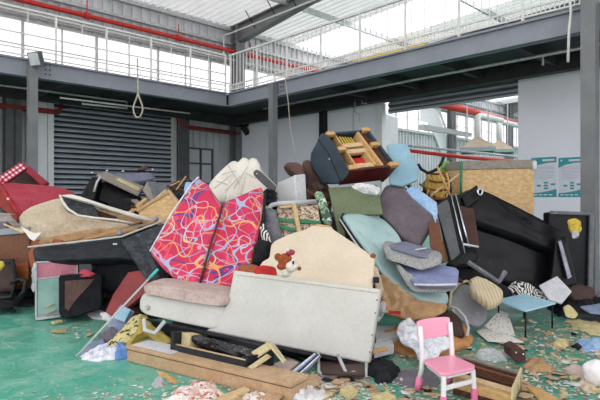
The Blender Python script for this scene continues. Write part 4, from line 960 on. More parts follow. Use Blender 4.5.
# black tipped sofa frame near the shutter
root = T('upturned_sofa', 'black upholstered sofa frame tipped up below the closed shutter', 'sofa frame', 112, 210, 8.8)
pillow('side', [(79, 197), (91, 174.5), (99, 176), (99, 186), (94, 202), (82, 200)], ((79, 202, 8.4), (99, 202, 8.4), (90, 174, 8.6)), .25, 'black', root, puff=.25, wr=.01, rnd=1)
pillow('body', [(93, 200), (101, 177), (120, 184), (140, 194), (143, 198), (137, 209), (115, 208)], ((93, 209, 8.45), (143, 209, 8.6), (100, 177, 8.7)), .4, 'black', root, puff=.2, wr=.012, rnd=1)
panel('top_board', [(97, 174), (106, 171.5), (144, 186), (139, 194)], ((97, 174, 8.5), (139, 194, 8.5), (106, 171.5, 8.9)), .05, 'grey_wood', root)
panel('board_inlay', [(116, 179), (119, 177.5), (141, 188), (139, 190)], ((97, 173.5, 8.46), (139, 193.5, 8.46), (106, 171, 8.86)), .02, 'cream_board', root)
MB().tube([at(*p) for p in ((101, 176, 8.35), (97, 182, 8.33), (94, 192, 8.3))], .02, 6).build('strap', 'light_grey', root, smooth=True)
for i, (x, y) in enumerate(((92, 173), (107, 171))): MB().ball(at(x, y, 8.6), .025, 2).build('foot', 'chrome', root, smooth=True)
root = T('upturned_sofa', 'grey upturned sofa base with little feet behind the tipped black frame', 'sofa base', 132, 183, 9.5)
pillow('base', [(108, 177), (110, 174), (150, 171), (155, 172), (156, 179), (140, 183), (115, 183)], ((108, 183, 9.2), (156, 183, 9.4), (110, 172, 9.3)), .5, 'lilac_grey', root, puff=.25, wr=.01, rnd=1)
for x, y in ((123, 171.5), (152.5, 170)): MB().ball(at(x, y, 9.3), .028, 2).build('foot', 'chrome', root, smooth=True)
pillow('cloth_scrap', [(136, 170), (141, 166), (146, 165), (148, 169), (142, 171)], ((136, 171, 9.2), (148, 171, 9.2), (138, 165, 9.2)), .08, 'brown_fabric', puff=.8, n=30, rings=5, lab='small brown scrap on top of the grey upturned sofa base', cat='cloth')
pillow('cushion', [(105, 202), (125, 196), (142, 200), (146, 212), (128, 214), (108, 210)], ((105, 214, 8.3), (146, 214, 8.3), (105, 196, 8.4)), .2, 'black_cloth', puff=.6, lab='flat black cushion under the tipped black frame', cat='cushion')
root = T('crate', 'weathered grey box beside the tipped black sofa frame', 'box', 158, 203, 8.8)
panel('side', [(142, 190), (147, 181), (156, 199), (152, 204)], ((142, 204, 8.5), (156, 204, 8.4), (147, 181, 8.6)), .04, 'grey_wood', root)
panel('top', [(147, 181), (174, 183.5), (168, 194), (156, 199)], ((147, 181, 8.6), (156, 199, 8.4), (174, 183, 9)), .06, 'mid_grey', root)
root = T('timber_crate_lid', 'square timber panel with a pale rim behind the crimson sofa bed', 'wooden panel', 160, 222, 8.0)
pW = Plane((138, 222, 7.7), (181, 222, 7.8), (168, 192, 8.1))
panel('board', [(138, 211), (169, 192.5), (181, 208), (172, 224), (142, 222)], pW, .05, 'ply', root)
for a, b in (((136.5, 211.5), (169.5, 191.5)), ((169, 191.5), (182, 208))): bar(MB(), pW.hit(*a)-pW.n*.02, pW.hit(*b)-pW.n*.02, .04).build('rim', 'pine_pale', root)
brd('plank', (130, 213, 7.9), (146, 199, 8.1), .12, .03, 'pine', 'short broken plank between the tipped black frame and the timber panel', 'plank')
brd('plank', (132, 206, 8.0), (143, 211, 7.9), .07, .03, 'dark_wood', 'short dark plank below the weathered grey box', 'plank')
pillow('cloth_scrap', [(183, 188), (185, 181), (191, 181), (194, 188), (190, 196), (184, 195)], ((183, 196, 6.9), (194, 196, 6.9), (184, 181, 6.95)), .1, 'sky_sheet', puff=.8, n=30, rings=6, lab='small pale blue bag behind the crimson sofa bed', cat='bag')
pillow('cushion', [(166, 188), (172, 180), (184, 178), (190, 184), (186, 200), (174, 200)], ((166, 200, 8.1), (190, 200, 8.1), (168, 178, 8.2)), .25, 'charcoal', puff=.6, wr=.05, ws=10, lab='dark crumpled cushion behind the square timber panel', cat='cushion')
for i, (a, b) in enumerate((((176, 190), (186, 176)), ((170, 186), (180, 181)))): brd('stick', (*a, 8.0), (*b, 8.05), .02, .02, 'pine', ('thin pale stick poking up beside the pale blue bag', 'thin pale stick lying on the dark crumpled cushion')[i], 'stick')
# long worn charcoal sofa back
root = T('broken_sofa', 'long worn charcoal leather sofa back lying across the left end of the pile', 'sofa back', 100, 290, 6.6)
pillow('long_pad', [(27.5, 250), (29, 246), (50, 244), (90, 240), (122, 236), (140, 240), (144, 262), (125, 259), (80, 261), (36, 263), (30, 260)], ((28, 263, 6.5), (140, 263, 6.4), (28, 244, 6.6)), .3, 'charcoal_dark', root, puff=.25, wr=.015, ws=5, rnd=1, n=72, rings=12)
pillow('arm_pad', [(117, 238), (128, 234), (140, 229), (160, 221), (171, 220), (174, 226), (158, 246), (152, 256), (162, 276), (158, 296), (148, 288), (136, 266)], ((118, 296, 6.1), (174, 290, 6.1), (120, 226, 6.5)), .25, 'charcoal', root, puff=.3, wr=.025, ws=8, rnd=1, n=72, rings=12)
for x, y in ((120, 233), (156, 219)): MB().ball(at(x, y, 6.5), .035, 2).build('foot', 'steel', root, smooth=True)
MB().box(at(115, 244, 6.42), (.05, .01, .02)).build('label_tag', 'light_grey', root)
MB().tube([at(*p) for p in ((28, 247, 6.48), (50, 244.5, 6.47), (90, 240.5, 6.44), (122, 236.5, 6.4), (140, 229.5, 6.4), (165, 220.5, 6.4))], .012, 6).build('piping', 'light_grey', root, smooth=True)
brd('plank', (60, 247, 6.9), (118, 230, 7.0), .05, .03, 'pine', 'long pale batten between the beige sofa and the charcoal sofa back', 'plank'); brd('plank', (118, 233, 6.8), (156, 221, 6.9), .05, .03, 'tan', 'short pale batten ending above the charcoal arm pad', 'plank')
pillow('shaded_sofa', [(70, 258), (100, 256), (146, 262), (152, 292), (120, 296), (92, 290), (72, 275)], ((70, 296, 6.7), (150, 296, 6.6), (70, 256, 6.8)), .3, 'black_cloth', puff=.3, lab='black cloth covered base in the shade under the charcoal sofa back', cat='sofa base')  # black pad put in as the darkness below the sofa back
# brown cabinet and neighbours
root = T('cabinet', 'low brown wooden cabinet with a dark top behind the black office chair', 'cabinet', 0, 288, 7.4)
fr = Fr((-40, 292, 7.4), (29, 288, 7.2), (-40, 234, 7.4))
fr.hexa(MB(), 0, 1, 0, .92, 0, .5).build('body', 'brown_wood', root, bev=.01); fr.hexa(MB(), -.01, 1.01, .92, 1.03, -.03, .5).build('top', 'steel', root, bev=.008)
fr.hexa(MB(), .55, 1.0, .05, .42, -.02, 0).build('drawer_front', 'orange_wood', root, bev=.01)
panel('board', [(25, 234), (62, 240), (60, 258), (30, 268)], ((25, 268, 7.15), (62, 268, 7.0), (25, 234, 7.3)), .04, 'orange_wood', lab='rust orange board under the dusty beige sofa', cat='board')
for i, (o, m, l) in enumerate((([(-3, 222), (6, 221), (7, 233), (-3, 234)], 'plum', 'small purple carton on the brown cabinet'), ([(-4, 212), (18, 214), (24, 226), (16, 232), (-4, 224)], 'grey_wood', 'weathered slats piled on the brown cabinet'))):
    panel('carton' if i == 0 else 'slatted_board', o, ((-4, 233, 7.3+i*.2), (20, 233, 7.3+i*.2), (-4, 212, 7.4+i*.2)), .15, m, lab=l, cat='carton' if i == 0 else 'board')
for i in range(4): brd('batten', (4+i*3, 224+i*1.6, 7.25), (24+i*1.5, 233-i, 7.15), .025, .02, 'pine_pale', 'pale thin batten fanned out on the brown cabinet', 'batten', grp='battens on the brown cabinet')
# office chair
root = T('office_chair', 'black office chair with loop armrests in front of the brown cabinet', 'chair', 2, 305, 7.2)
pillow('backrest', [(-18, 262), (-4, 259), (13, 262), (15, 280), (13, 292), (-16, 294)], ((-18, 294, 7.15), (13, 294, 7.0), (-18, 260, 7.2)), .08, 'dark_brown', root, puff=.4)
tb([(-18, 262, 7.1), (13, 261, 6.95), (15, 280, 6.9), (12, 297, 6.85), (-18, 300, 6.95)], .03, 8).build('back_frame', 'black_steel', root, smooth=True)
pillow('seat', [(-20, 292), (10, 290), (22, 296), (14, 304), (-20, 306)], ((-20, 304, 6.75), (20, 304, 6.75), (-18, 290, 7.2)), .08, 'black_cloth', root, puff=.4, ext=Vector((0, .02, -.09)))
tb([(12, 283, 6.9), (20, 279, 6.85), (27, 281, 6.8), (24, 292, 6.75), (18, 300, 6.75)], .032, 8).build('armrest', 'black', root, smooth=True)
tb([(0, 304, 7), (0, 308, 7)], .04).build('gas_stem', 'black_steel', root)
g = on(0, 312, .03); mb = MB()
for k in range(5):
    a = k*1.2566+.5; mb.tube([at(0, 305, 7)*1, Vector((g.x+.3*math.cos(a), 7+.3*math.sin(a), .05))], .022, 6)
mb.build('star_base', 'black_steel', root)
pillow('foam_scrap', [(-3, 262), (2, 261), (4, 266), (0, 271), (-4, 271)], ((-4, 271, 6.8), (4, 271, 6.8), (-4, 261, 6.8)), .05, 'yellow', puff=.8, n=24, rings=4, lab='scrap of yellow foam on the office chair back', cat='foam scrap')
# pink and mint glazed cabinet
root = T('display_cabinet', 'narrow cabinet with a pink band above a mint green glass door', 'cabinet', 50, 321, 6.5)
fr = Fr((35, 320.5, 6.45), (78, 315, 6.65), (35, 262, 6.45))
fr.hexa(MB(), .04, .98, .03, .98, .03, .35).build('carcass', 'light_grey', root, bev=.005)
fr.hexa(MB(), .05, .97, .72, .97, 0, .04).build('pink_band', 'pink_panel', root, bev=.004); fr.hexa(MB(), .05, .57, .09, .70, .005, .03).build('glass_door', 'mint_panel', root, bev=.004)
for (u0, u1, v0, v1) in ((0, .045, 0, 1), (.57, .62, 0, .71), (0, .62, 0, .05), (0, 1, .695, .72), (.96, 1, .7, 1), (0, 1, .975, 1)): fr.hexa(MB(), u0, u1, v0, v1, -.01, .04).build('frame_bar', 'light_grey', root, bev=.003)
for u, v in ((.22, .21), (.25, .1)): bar(MB(), fr.p(u, v, -.012), fr.p(u+.22, v+.05, -.012), .03, .01).build('sticker', 'cream_board', root)
pillow('plastic_wrap', [(31, 268), (33, 262), (36, 263), (36, 285), (33, 294), (30, 288), (32, 278)], ((30, 294, 6.35), (36, 294, 6.35), (31, 262, 6.38)), .04, 'film', puff=.7, wr=.04, ws=20, n=30, rings=5, lab='crumpled clear plastic hanging on the pink and mint cabinet', cat='plastic')
# black storage cube
root = T('storage_bag', 'black fabric storage bag with a brown mesh front beside the mint glass door', 'bag', 80, 319, 6.3)
pS = Plane((60, 318, 6.3), (102, 308, 6.45), (60, 276, 6.35))
panel('bag_body', [(58.5, 277), (62, 275), (98, 273.5), (101.5, 276), (102, 307), (98, 310), (66, 319), (61, 318), (58.5, 312)], pS, .35, 'black_cloth', root, bev=.02, seg=3)
panel('mesh_panel', [(65, 281), (95, 278.5), (90, 285), (76, 300), (69, 311), (65, 308)], pS, .02, 'brown_fabric', root, ext=-pS.n*.015, bev=.006)
tb([(60, 276, 6.3), (80, 275, 6.33), (101, 275, 6.4), (102, 308, 6.42)], .012, 6).build('piping', 'black', root, smooth=True)
panel('floor_board', [(86, 313), (100, 309), (107, 313), (104, 319), (92, 318)], ((86, 318, 6.55), (107, 318, 6.5), (90, 309, 6.7)), .03, 'white_board', lab='white slab on the floor beside the black storage bag', cat='board')
panel('tin_box', [(78, 260), (91, 259), (92, 271), (79, 272)], ((78, 272, 6.6), (92, 272, 6.6), (78, 260, 6.6)), .2, 'steel_dark', lab='small dark grey box above the black storage bag', cat='box')
pillow('cloth_scrap', [(78, 272), (84, 268), (96, 273), (90, 276), (80, 276)], ((78, 276, 6.3), (96, 276, 6.3), (80, 268, 6.4)), .03, 'red_cloth', puff=.8, n=30, rings=5, wr=.03, lab='red and cream scrap on the black storage bag', cat='cloth')
panel('red_board', [(105, 312), (113, 294), (128, 272), (152, 268), (146, 292), (132, 304), (113, 317)], ((105, 314, 6.2), (150, 314, 5.9), (128, 270, 6.4)), .05, 'red_dark', lab='dark red board leaning under the charcoal sofa back', cat='board')
pillow('paper_bundle', [(98, 312), (106, 311), (113, 316), (112, 322), (102, 320)], ((98, 322, 6.3), (113, 322, 6.2), (98, 311, 6.4)), .05, 'paper', puff=.8, n=30, rings=5, wr=.03, ws=12, lab='crumpled white paper against the dark red board', cat='paper')
# boards, rug and pole by the near left corner of the offwhite sofa
panel('board', [(104, 325), (121, 304), (134, 311), (119, 334)], ((104, 334, 5.6), (134, 330, 5.5), (121, 304, 5.8)), .03, 'blue_board', lab='grey blue board leaning beside the pole, upper of two', cat='board')
panel('board', [(113, 318), (122, 306), (131, 309), (124, 322)], ((104, 333, 5.55), (134, 329, 5.45), (121, 303, 5.75)), .02, 'pale_blue', lab='light blue panel face on the leaning grey blue board', cat='board')
panel('board', [(76, 360), (86, 345), (103, 338), (108, 350), (96, 359)], ((76, 360, 5.0), (96, 359, 4.98), (100, 338, 5.4)), .03, 'blue_board', lab='grey blue board flat on the floor by the foot of the pole, lower of two', cat='board')
pillow('cloth_bundle', [(96, 334), (112, 324), (118, 334), (112, 348), (98, 346)], ((96, 348, 5.35), (118, 348, 5.3), (100, 324, 5.55)), .08, 'plum', puff=.6, wr=.05, ws=12, lab='purple grey cloth between the two grey blue boards', cat='cloth')
pillow('rug', [(104, 352), (106, 342), (118, 332), (130, 316), (142, 311), (150, 320), (140, 332), (124, 346), (114, 354)], ((104, 355, 5.0), (145, 345, 5.05), (130, 314, 5.5)), .07, 'rug', puff=.4, wr=.03, ws=8, lab='cream rug with a black motif rolled under the end of the offwhite sofa', cat='rug')
pillow('tarpaulin', [(138, 314), (146, 312), (152, 324), (166, 333), (174, 340), (160, 343), (144, 332), (128, 346), (124, 344), (138, 326)], ((124, 346, 4.98), (174, 346, 4.9), (138, 312, 5.4)), .05, 'mustard', puff=.5, wr=.05, ws=9, lab='mustard yellow sheet curving out from under the offwhite sofa', cat='sheet')
rag('cloth_scrap', [(82, 357), (96, 350), (110, 348), (124, 345), (130, 352), (122, 358), (100, 361), (86, 362)], 0, .1, 'white_cloth', lab='white and blue rags on the floor by the yellow sheet', cat='cloth')
rag('cloth_scrap', [(112, 352), (124, 347), (132, 353), (128, 359), (116, 360)], 0, .13, 'blue_cloth', lab='bright blue cloth against the end of the long brown carton', cat='cloth')
root = T('broom', 'white broom pole with a teal grip leaning on the offwhite sofa', 'broom', 76, 357, 4.98)
a, b = at(76, 356.5, 4.98), at(158, 269, 5.35)
MB().tube([a, a.lerp(b, .9)], .010, 10).build('pole', 'light_grey', root, smooth=True); MB().tube([a.lerp(b, .89), b], .015, 10).build('grip', 'teal_plastic', root, smooth=True)
tb([(144, 319, 5.1), (145, 330, 5.02), (155, 333, 4.95), (165, 321, 5.0)], .02, 6).build('metal_bracket', 'light_grey', lab='pale metal bracket under the end of the offwhite sofa', cat='bracket')
# long carton and drawer in front of the sofa
root = T('carton', 'long brown cardboard carton lying along the front of the offwhite sofa', 'carton', 205, 384, 4.35)
fr = Fr((127, 361, 4.88), (291, 403, 3.89), (127, 345.5, 4.88))
fr.hexa(MB(), 0, 1, 0, .72, 0, .24).build('tray', 'cardboard', root, bev=.006); fr.hexa(MB(), .004, .996, .72, .78, .012, .23).build('gap', 'dark_wood', root); fr.hexa(MB(), -.004, 1.004, .78, 1, -.008, .25).build('lid', 'cardboard', root, bev=.006)
fr.hexa(MB(), .02, .3, 1.0, 1.03, .03, .24).build('pale_sheet', 'white_board', root, bev=.003)
root = T('drawer', 'black edged open drawer holding black plastic on the long carton', 'drawer', 212, 362, 4.6)
fr = Fr((170, 350.5, 4.74), (248, 369, 4.24), (171, 331, 4.78))
for nm, a in (('front_wall', (0, 1, 0, .32, 0, .03)), ('end_wall', (0, .04, 0, 1, 0, .35)), ('back_wall', (0, 1, 0, .9, .34, .37)), ('end_wall', (.97, 1, 0, .6, 0, .35)), ('bottom', (0, 1, 0, .05, 0, .35))): fr.hexa(MB(), *a).build(nm, 'black_steel', root, bev=.005)
fr.hexa(MB(), .04, .98, .05, .36, .03, .06).build('lining', 'pine_pale', root); fr.hexa(MB(), .04, .16, .05, .95, .1, .34).build('divider', 'cream_board', root, bev=.004)
pl = Plane((185, 350, 4.72), (258, 366, 4.4), (190, 330, 4.85))
pillow('plastic_wrap', [(184, 338), (188, 331), (214, 338), (245, 345), (262, 350), (256, 360), (238, 357), (208, 349)], pl, .12, 'dark_film', puff=.6, wr=.05, ws=12, rnd=1, n=64, rings=10, lab='glossy black plastic wrap spilling from the open drawer', cat='plastic')
root = T('carton', 'cream folded carton at the end of the open drawer', 'carton', 266, 368, 4.3)
panel('flap', [(267, 341.5), (274, 343), (286.5, 360), (284, 362)], ((267, 341, 4.45), (286, 361, 4.25), (274, 342, 4.6)), .015, 'cream_board', root, bev=.003)
panel('wall', [(249, 367), (268, 354), (272, 357), (252, 370)], ((249, 370, 4.2), (272, 358, 4.35), (249, 362, 4.22)), .03, 'cream_board', root, bev=.004)
panel('flap', [(251, 352), (268, 341.5), (272, 347), (256, 358)], ((251, 358, 4.4), (270, 350, 4.35), (252, 349, 4.5)), .015, 'cream_board', root, bev=.003)
def slab_floor(name, out, z, th, m, lab=None, cat=None, grp=None, bev=.003, parent=None):
    return MB().prism([on(x, y, z) for x, y in out], Vector((0, 0, -th))).build(name, m, parent, bev=bev, lab=lab, cat=cat, grp=grp)
slab_floor('board', [(252, 374), (288, 357), (299, 362), (272, 382)], .06, .03, 'pinkish', 'stained pinkish board between the open drawer and the sofa', 'board')
slab_floor('cardboard_flap', [(262, 399), (273, 381), (295, 382), (278, 400)], .05, .012, 'cardboard', 'bent cardboard sheet at the end of the long carton', 'cardboard')
slab_floor('cardboard_flap', [(294, 378), (318, 373), (319, 385), (303, 386), (296, 383)], .03, .012, 'cardboard', 'torn cardboard piece on the floor below the offwhite sofa', 'cardboard')
mb = MB(); root = T('cable_bundle', 'bundle of blue and white strips poking out below the offwhite sofa', 'bundle', 298, 376, 4.5)
for i, m in enumerate(('paper', 'blue_cloth', 'black_cloth', 'paper', 'lilac_grey')): tb([(283+i*2.2, 380+i*.6, 4.4), (299+i*2, 367+i*.6, 4.5), (315+i*1.4, 354+i*.5, 4.62)], .012, 6).build('strip', m, root, smooth=True)
root = T('metal_chair', 'grey tubular metal chair frame crushed under the corner of the offwhite sofa', 'chair', 343, 377, 4.5)
tb([(318, 352, 4.75), (319, 372, 4.5), (323, 375.5, 4.44), (333, 376, 4.42), (354, 372.5, 4.42), (366, 377, 4.38), (366.5, 362, 4.5)], .016, 8).build('frame', 'galv', root, smooth=True)
tb([(338, 355, 4.6), (346, 373, 4.42)], .016, 8).build('cross_bar', 'galv', root, smooth=True)
slab_floor('seat', [(320, 360), (364, 362), (365, 375), (322, 373)], .06, .02, 'dark_brown', parent=root)
# ---- right side foreground
root = T('child_chair', 'small pink and white plastic child chair standing on the green floor', 'chair', 446, 397, 4.0)
RL, FL, FR_, RR = Vector((.965, 4.09, 0)), Vector((1.037, 3.75, 0)), Vector((1.338, 3.93, 0)), Vector((1.24, 4.22, 0))
cen = (RL+FL+FR_+RR)/4
def up(p, z): return Vector((p.x, p.y, z))
def lerp(a, b, t): return a.lerp(b, t)
sh = .27
corners = [FL+(FL-cen)*.06, FR_+(FR_-cen)*.1, RR+(RR-cen)*.02, RL+(RL-cen)*.02]
P = chaikin([up(p, sh-.03) for p in corners], 1)
MB().prism(P, Vector((0, 0, .025))).build('seat', 'pink', root, bev=.008, seg=3)
fwd = ((FL+FR_)/2-(RL+RR)/2).normalized(); side = (FR_-FL).normalized()
P = chaikin([up(p-fwd*0+side*s*.0, sh-.05) for p, s in zip([lerp(cen, c, .9) for c in corners], (1, 1, 1, 1))], 1)
MB().prism(P, Vector((0, 0, .02))).build('seat_rim', 'white_plastic', root, bev=.004)
for p, q in ((FL, 1), (FR_, 1)):
    o = p-(p-cen)*.12; d = (p-cen).normalized()*.01
    bar(MB(), up(o+d, .085), up(o, sh-.03), .035, .035).build('leg', 'white_plastic', root, bev=.008)
    bar(MB(), up(o+d*1.4, 0), up(o+d, .1), .045, .045).build('foot', 'pink_foot', root, bev=.01)
for p in (RL, RR):
    sg = side if p is RR else -side
    o = p; pts = [up(o-fwd*.035+sg*.006, .1), up(o+fwd*.0, .2), up(o+fwd*.002, .3), up(o-fwd*.015, .42), up(o-fwd*.03, .52)]
    for i in range(1): pass
    mb = MB(); mb.tube(pts, .019, 10); mb.build('leg', 'white_plastic', root, smooth=True)
    MB().tube([up(o-fwd*.06+sg*.01, 0), up(o-fwd*.032+sg*.006, .11)], .026, 10).build('foot', 'pink_foot', root, smooth=True)
b0 = RL-side*.01; b1 = RR+side*.01; mb = MB()
def bk(u, z, w): c = lerp(b0, b1, u)-fwd*(.005+(z-.3)*.16+.02*math.sin(u*math.pi)); return up(c-fwd*w, z)
n_ = 12; rows = []
outl = []
for k in range(n_+1):
    u = -.03+1.04*k/n_; e = (abs(u-.5)/.56)**6
    outl.append((u, .41+.008*e, .56-.012*e))
fv = [[mb.bm.verts.new(bk(u, z, w)) for (z, w) in ((a, 0.0), (b, 0.0), (b, .024), (a, .024))] for u, a, b in outl]
for k in range(n_):
    for j in range(4): mb.bm.faces.new((fv[k][j], fv[k][(j+1) % 4], fv[k+1][(j+1) % 4], fv[k+1][j]))
mb.bm.faces.new(fv[0]); mb.bm.faces.new(fv[-1][::-1])
mb.build('backrest', 'pink', root, bev=.008, seg=3)
fo = FL-(FL-cen)*.12; fo2 = FR_-(FR_-cen)*.12
bar(MB(), up(fo, .15), up(fo2, .15), .02, .035).build('stretcher', 'white_plastic', root, bev=.004)
# slatted drawer behind the little chair
root = T('bed_slats', 'brown slatted bed box lying behind the pink chair', 'bed box', 480, 385, 4.2)
zq = .13
A_, B_, C_, D_ = on(462, 355.5, zq), on(522, 373, zq), on(513, 394, zq), on(453, 377.5, zq)
def sp(u, v, z): p = D_.lerp(C_, u).lerp(A_.lerp(B_, u), v); return Vector((p.x, p.y, z))
def sbox(u0, u1, v0, v1, z0, z1): return MB().hexa([sp(u0, v0, z0), sp(u1, v0, z0), sp(u1, v0, z1), sp(u0, v0, z1), sp(u0, v1, z0), sp(u1, v1, z0), sp(u1, v1, z1), sp(u0, v1, z1)])
sbox(0, 1, 0, 1, 0, .05).build('base', 'dark_wood', root)
for i, (v0, v1, m, z) in enumerate(((0, .1, 'pine', .11), (.15, .3, 'pine_pale', .12), (.36, .46, 'dark_wood', .13), (.5, .6, 'dark_wood', .12), (.66, .74, 'brown_wood', .13), (.8, .88, 'dark_wood', .13), (.93, 1, 'grey_wood', .14))): sbox(0, 1, v0, v1, .04, z).build('slat', m, root, bev=.004)
sbox(.97, 1.0, -.04, 1.04, 0, .17).build('end_board', 'cream_board', root, bev=.005)
# grey suede pad, black cloth, suede sheet and shirt
pillow('round_cushion', [(391, 376), (394, 370), (405, 366.5), (425, 367), (444, 374), (449, 381), (440, 389), (420, 393), (402, 390), (393, 384)], Plane((391, 393, 4.08), (449, 393, 4.08), (400, 366.5, 4.68)), .08, 'plum', puff=.6, wr=.008, rnd=1, ext=Vector((0, 0, -.05)), lab='round purple grey seat pad on the floor behind the pink chair', cat='seat pad')
rag('cloth_bundle', [(364, 371), (370, 362), (384, 361), (396, 364), (402, 372), (396, 378), (388, 385), (374, 382)], 0, .09, 'black_cloth', lab='crumpled black cloth beside the round purple grey pad', cat='cloth')
pl = Plane((372, 352, 4.9), (470, 354, 4.9), (395, 335, 5.3))
rag('suede_sheet', [(371, 348), (376, 344), (394, 334), (402, 330), (408, 336), (470, 334), (474, 344), (462, 350), (445, 357), (415, 359), (388, 352)], 0, .17, 'orange_foam', ws=2.5, edge=1.2, jag=.12, lab='orange brown suede sheet behind the pink chair', cat='sheet')
pillow('shirt', [(396, 331), (399, 322), (408, 316), (416, 323), (436, 331), (452, 338), (453, 345), (441, 349), (437, 359), (428, 362), (419, 358), (414, 346), (402, 341)], Plane((396, 356, 4.68), (440, 356, 4.66), (400, 320, 5.35)),   .05, 'white_cloth', puff=.4, wr=.09, ws=11, rnd=1, n=60, rings=11, lab='white shirt with pale blue folds draped over the orange brown sheet', cat='shirt')
slab_floor('board', [(374, 326), (396, 325), (400, 336), (376, 340)], .14, .1, 'light_grey', 'light grey slab between the offwhite sofa and the shirt', 'board')
slab_floor('board', [(374, 343), (392, 340), (394, 345), (374, 350)], .12, .08, 'white_board', 'small white slab beside the suede sheet', 'board')
brd('stick', (372, 352, 4.7), (387, 349, 4.8), .04, .03, 'pine', 'short yellowish stick at the end of the offwhite sofa', 'stick')
# dark brown chair back, grey shell and khaki cushion
root = T('broken_chair', 'dark brown round chair back with a pale rim in front of the grey shell', 'chair back', 448, 336, 5.6)
o_ = [(429, 314), (434, 309), (444, 307), (455, 310), (462, 318), (466, 335), (445, 335), (431, 330)]
pl = Plane((429, 335, 5.5), (466, 335, 5.45), (434, 308, 5.8))
pillow('pad', o_, pl, .1, 'dark_brown', root, puff=.5, rnd=1); MB().tube([pl.hit(*p) for p in ((446, 306), (457, 308.5), (465, 317), (468.5, 328), (467, 336))], .014, 8).build('rim', 'light_grey', root, smooth=True)
root = T('chair_shell', 'dirty grey plastic chair shell with a cream rim near the blue table', 'chair shell', 468, 325, 6)
pl = Plane((449, 326, 5.7), (488, 326, 5.75), (455, 283, 6.2))
o_ = [(449, 302), (451, 293), (459, 284), (466, 282), (478, 290), (488, 300), (488, 318), (480, 326), (465, 322), (453, 313)]
pillow('shell', o_, pl, .05, 'shell_grey', root, puff=.5, wr=.015, rnd=1)
MB().tube([pl.hit(*p)-pl.n*.01 for p in ((455, 316), (449.5, 305), (451, 293), (459, 284), (466, 281.5), (473, 284))], .015, 8).build('rim', 'cream_board', root, smooth=True)
pillow('cushion', [(470, 277), (476, 274.5), (486, 277), (496, 283), (504, 290), (504, 297), (497, 303), (490, 305), (480, 298), (470, 289)], Plane((470, 305, 5.6), (504, 305, 5.6), (472, 275, 6.0)), .12, 'flute', puff=.22, wr=.03, rnd=0, lab='khaki fluted cushion between the grey chair shell and the black sofa', cat='cushion')
# blue folding table
root = T('folding_table', 'low pale blue folding table with thin black legs on the green floor', 'table', 525, 333, 5.9)
z = .31
P4 = [on(495, 299.5, z), on(525.6, 310.5, z), on(556, 302.5, z), on(524, 293.5, z)]
MB().prism(P4, Vector((0, 0, -.022))).build('table_top', 'table_blue', root, bev=.006)
c_ = c3(P4)
for i, p in enumerate(P4):
    q = p.lerp(c_, .12); MB().tube([up(q, 0), up(q, z-.02)], .011, 8).build('leg', 'black_steel', root, smooth=True)
# things around the table
panel('newspaper', [(484, 326), (500, 310), (508, 313), (516, 337), (500, 333)], ((484, 330, 5.9), (516, 337, 5.75), (500, 310, 6.3)), .012, 'news', bev=.002, lab='printed paper sheet propped behind the blue table', cat='paper')
slab_floor('newspaper', [(476, 331), (486, 327), (502, 331), (524, 342), (506, 342), (488, 341)], .03, .008, 'news', 'printed paper sheet lying flat under the blue table', 'paper', bev=.001)
pillow('bedding', [(507, 286), (515, 278), (528, 281), (545, 291), (553, 301), (538, 300), (520, 296)], Plane((507, 302, 6.7), (553, 302, 6.7), (512, 278, 7.0)), .12, 'zebra', puff=.6, wr=.04, ws=10, lab='black and white patterned cloth at the foot of the black sofa', cat='cloth')
panel('board', [(539, 285), (557, 275.5), (572, 291), (562, 303), (549, 299)], ((539, 303, 6.5), (572, 303, 6.5), (557, 275, 7.0)), .03, 'white_board', lab='off white board lying on the black rags by the brown pad', cat='board')
pillow('square_cushion', [(567, 286), (572, 280.5), (595, 286), (599, 290), (597, 300), (590, 305), (573, 303), (567, 297)], Plane((567, 305, 6.9), (599, 305, 6.95), (570, 281, 7.0)), .3, 'dark_brown', puff=.3, rnd=1, lab='dark brown pad beneath the raised end of the black sofa', cat='seat pad')
def rg(nm, out, h, m, lab, cat, **kw): return rag(nm, out, 0, h, m, lab=lab, cat=cat, **kw)
rg('cloth_bundle', [(548, 309), (556, 302), (575, 303), (600, 303), (612, 308), (606, 318), (585, 316), (562, 318)], .22, 'black_cloth', 'heap of black rags between the blue table and the brown pad', 'cloth')
rg('cloth_bundle', [(560, 317), (575, 314), (590, 318), (605, 320), (605, 325), (580, 322)], .08, 'charcoal', 'dark grey rag at the edge of the black rags', 'cloth')
panel('board', [(580, 306), (600, 303), (612, 305), (612, 314), (590, 312)], ((580, 314, 6.1), (612, 314, 6.1), (590, 303, 6.4)), .03, 'blue_board', lab='blue board end poking out of the black rags', cat='board')
pillow('foam_scrap', [(563, 306), (569, 303), (579, 313), (575, 318), (566, 316)], Plane((563, 318, 5.95), (579, 318, 5.95), (566, 303, 6.2)), .03, 'foam', puff=.6, n=30, rings=5, lab='pale foam piece standing in the black rags', cat='foam')
rg('cloth_scrap', [(566, 321), (580, 319), (600, 323), (610, 328), (606, 338), (588, 334), (572, 328)], .05, 'foam', 'cream crumpled cloth spread on the floor below the black rags', 'cloth', ws=7)
rg('cloth_scrap', [(572, 346), (580, 341), (596, 339), (606, 343), (604, 352), (586, 353)], .08, 'sky_sheet', 'blue and white rag on the green floor near the frame edge', 'cloth')
rg('cloth_scrap', [(570, 347), (578, 344), (584, 349), (578, 351)], .04, 'black_cloth', 'small black rag touching the blue and white rag', 'cloth')
rg('foam_scrap', [(552, 344), (558, 340), (567, 341), (569, 346), (561, 350), (553, 348)], .05, 'foam', 'small yellowish foam block on the bare green floor', 'foam')
rg('paper_bundle', [(562, 369), (572, 365), (584, 369), (592, 363), (596, 372), (590, 382), (574, 377)], .06, 'pinkish', 'beige torn paper beside the white plastic bag', 'paper')
rg('paper_bundle', [(574, 384), (586, 379), (598, 386), (594, 394), (582, 391)], .05, 'beige', 'beige crumpled scrap in front of the white plastic bag', 'paper')
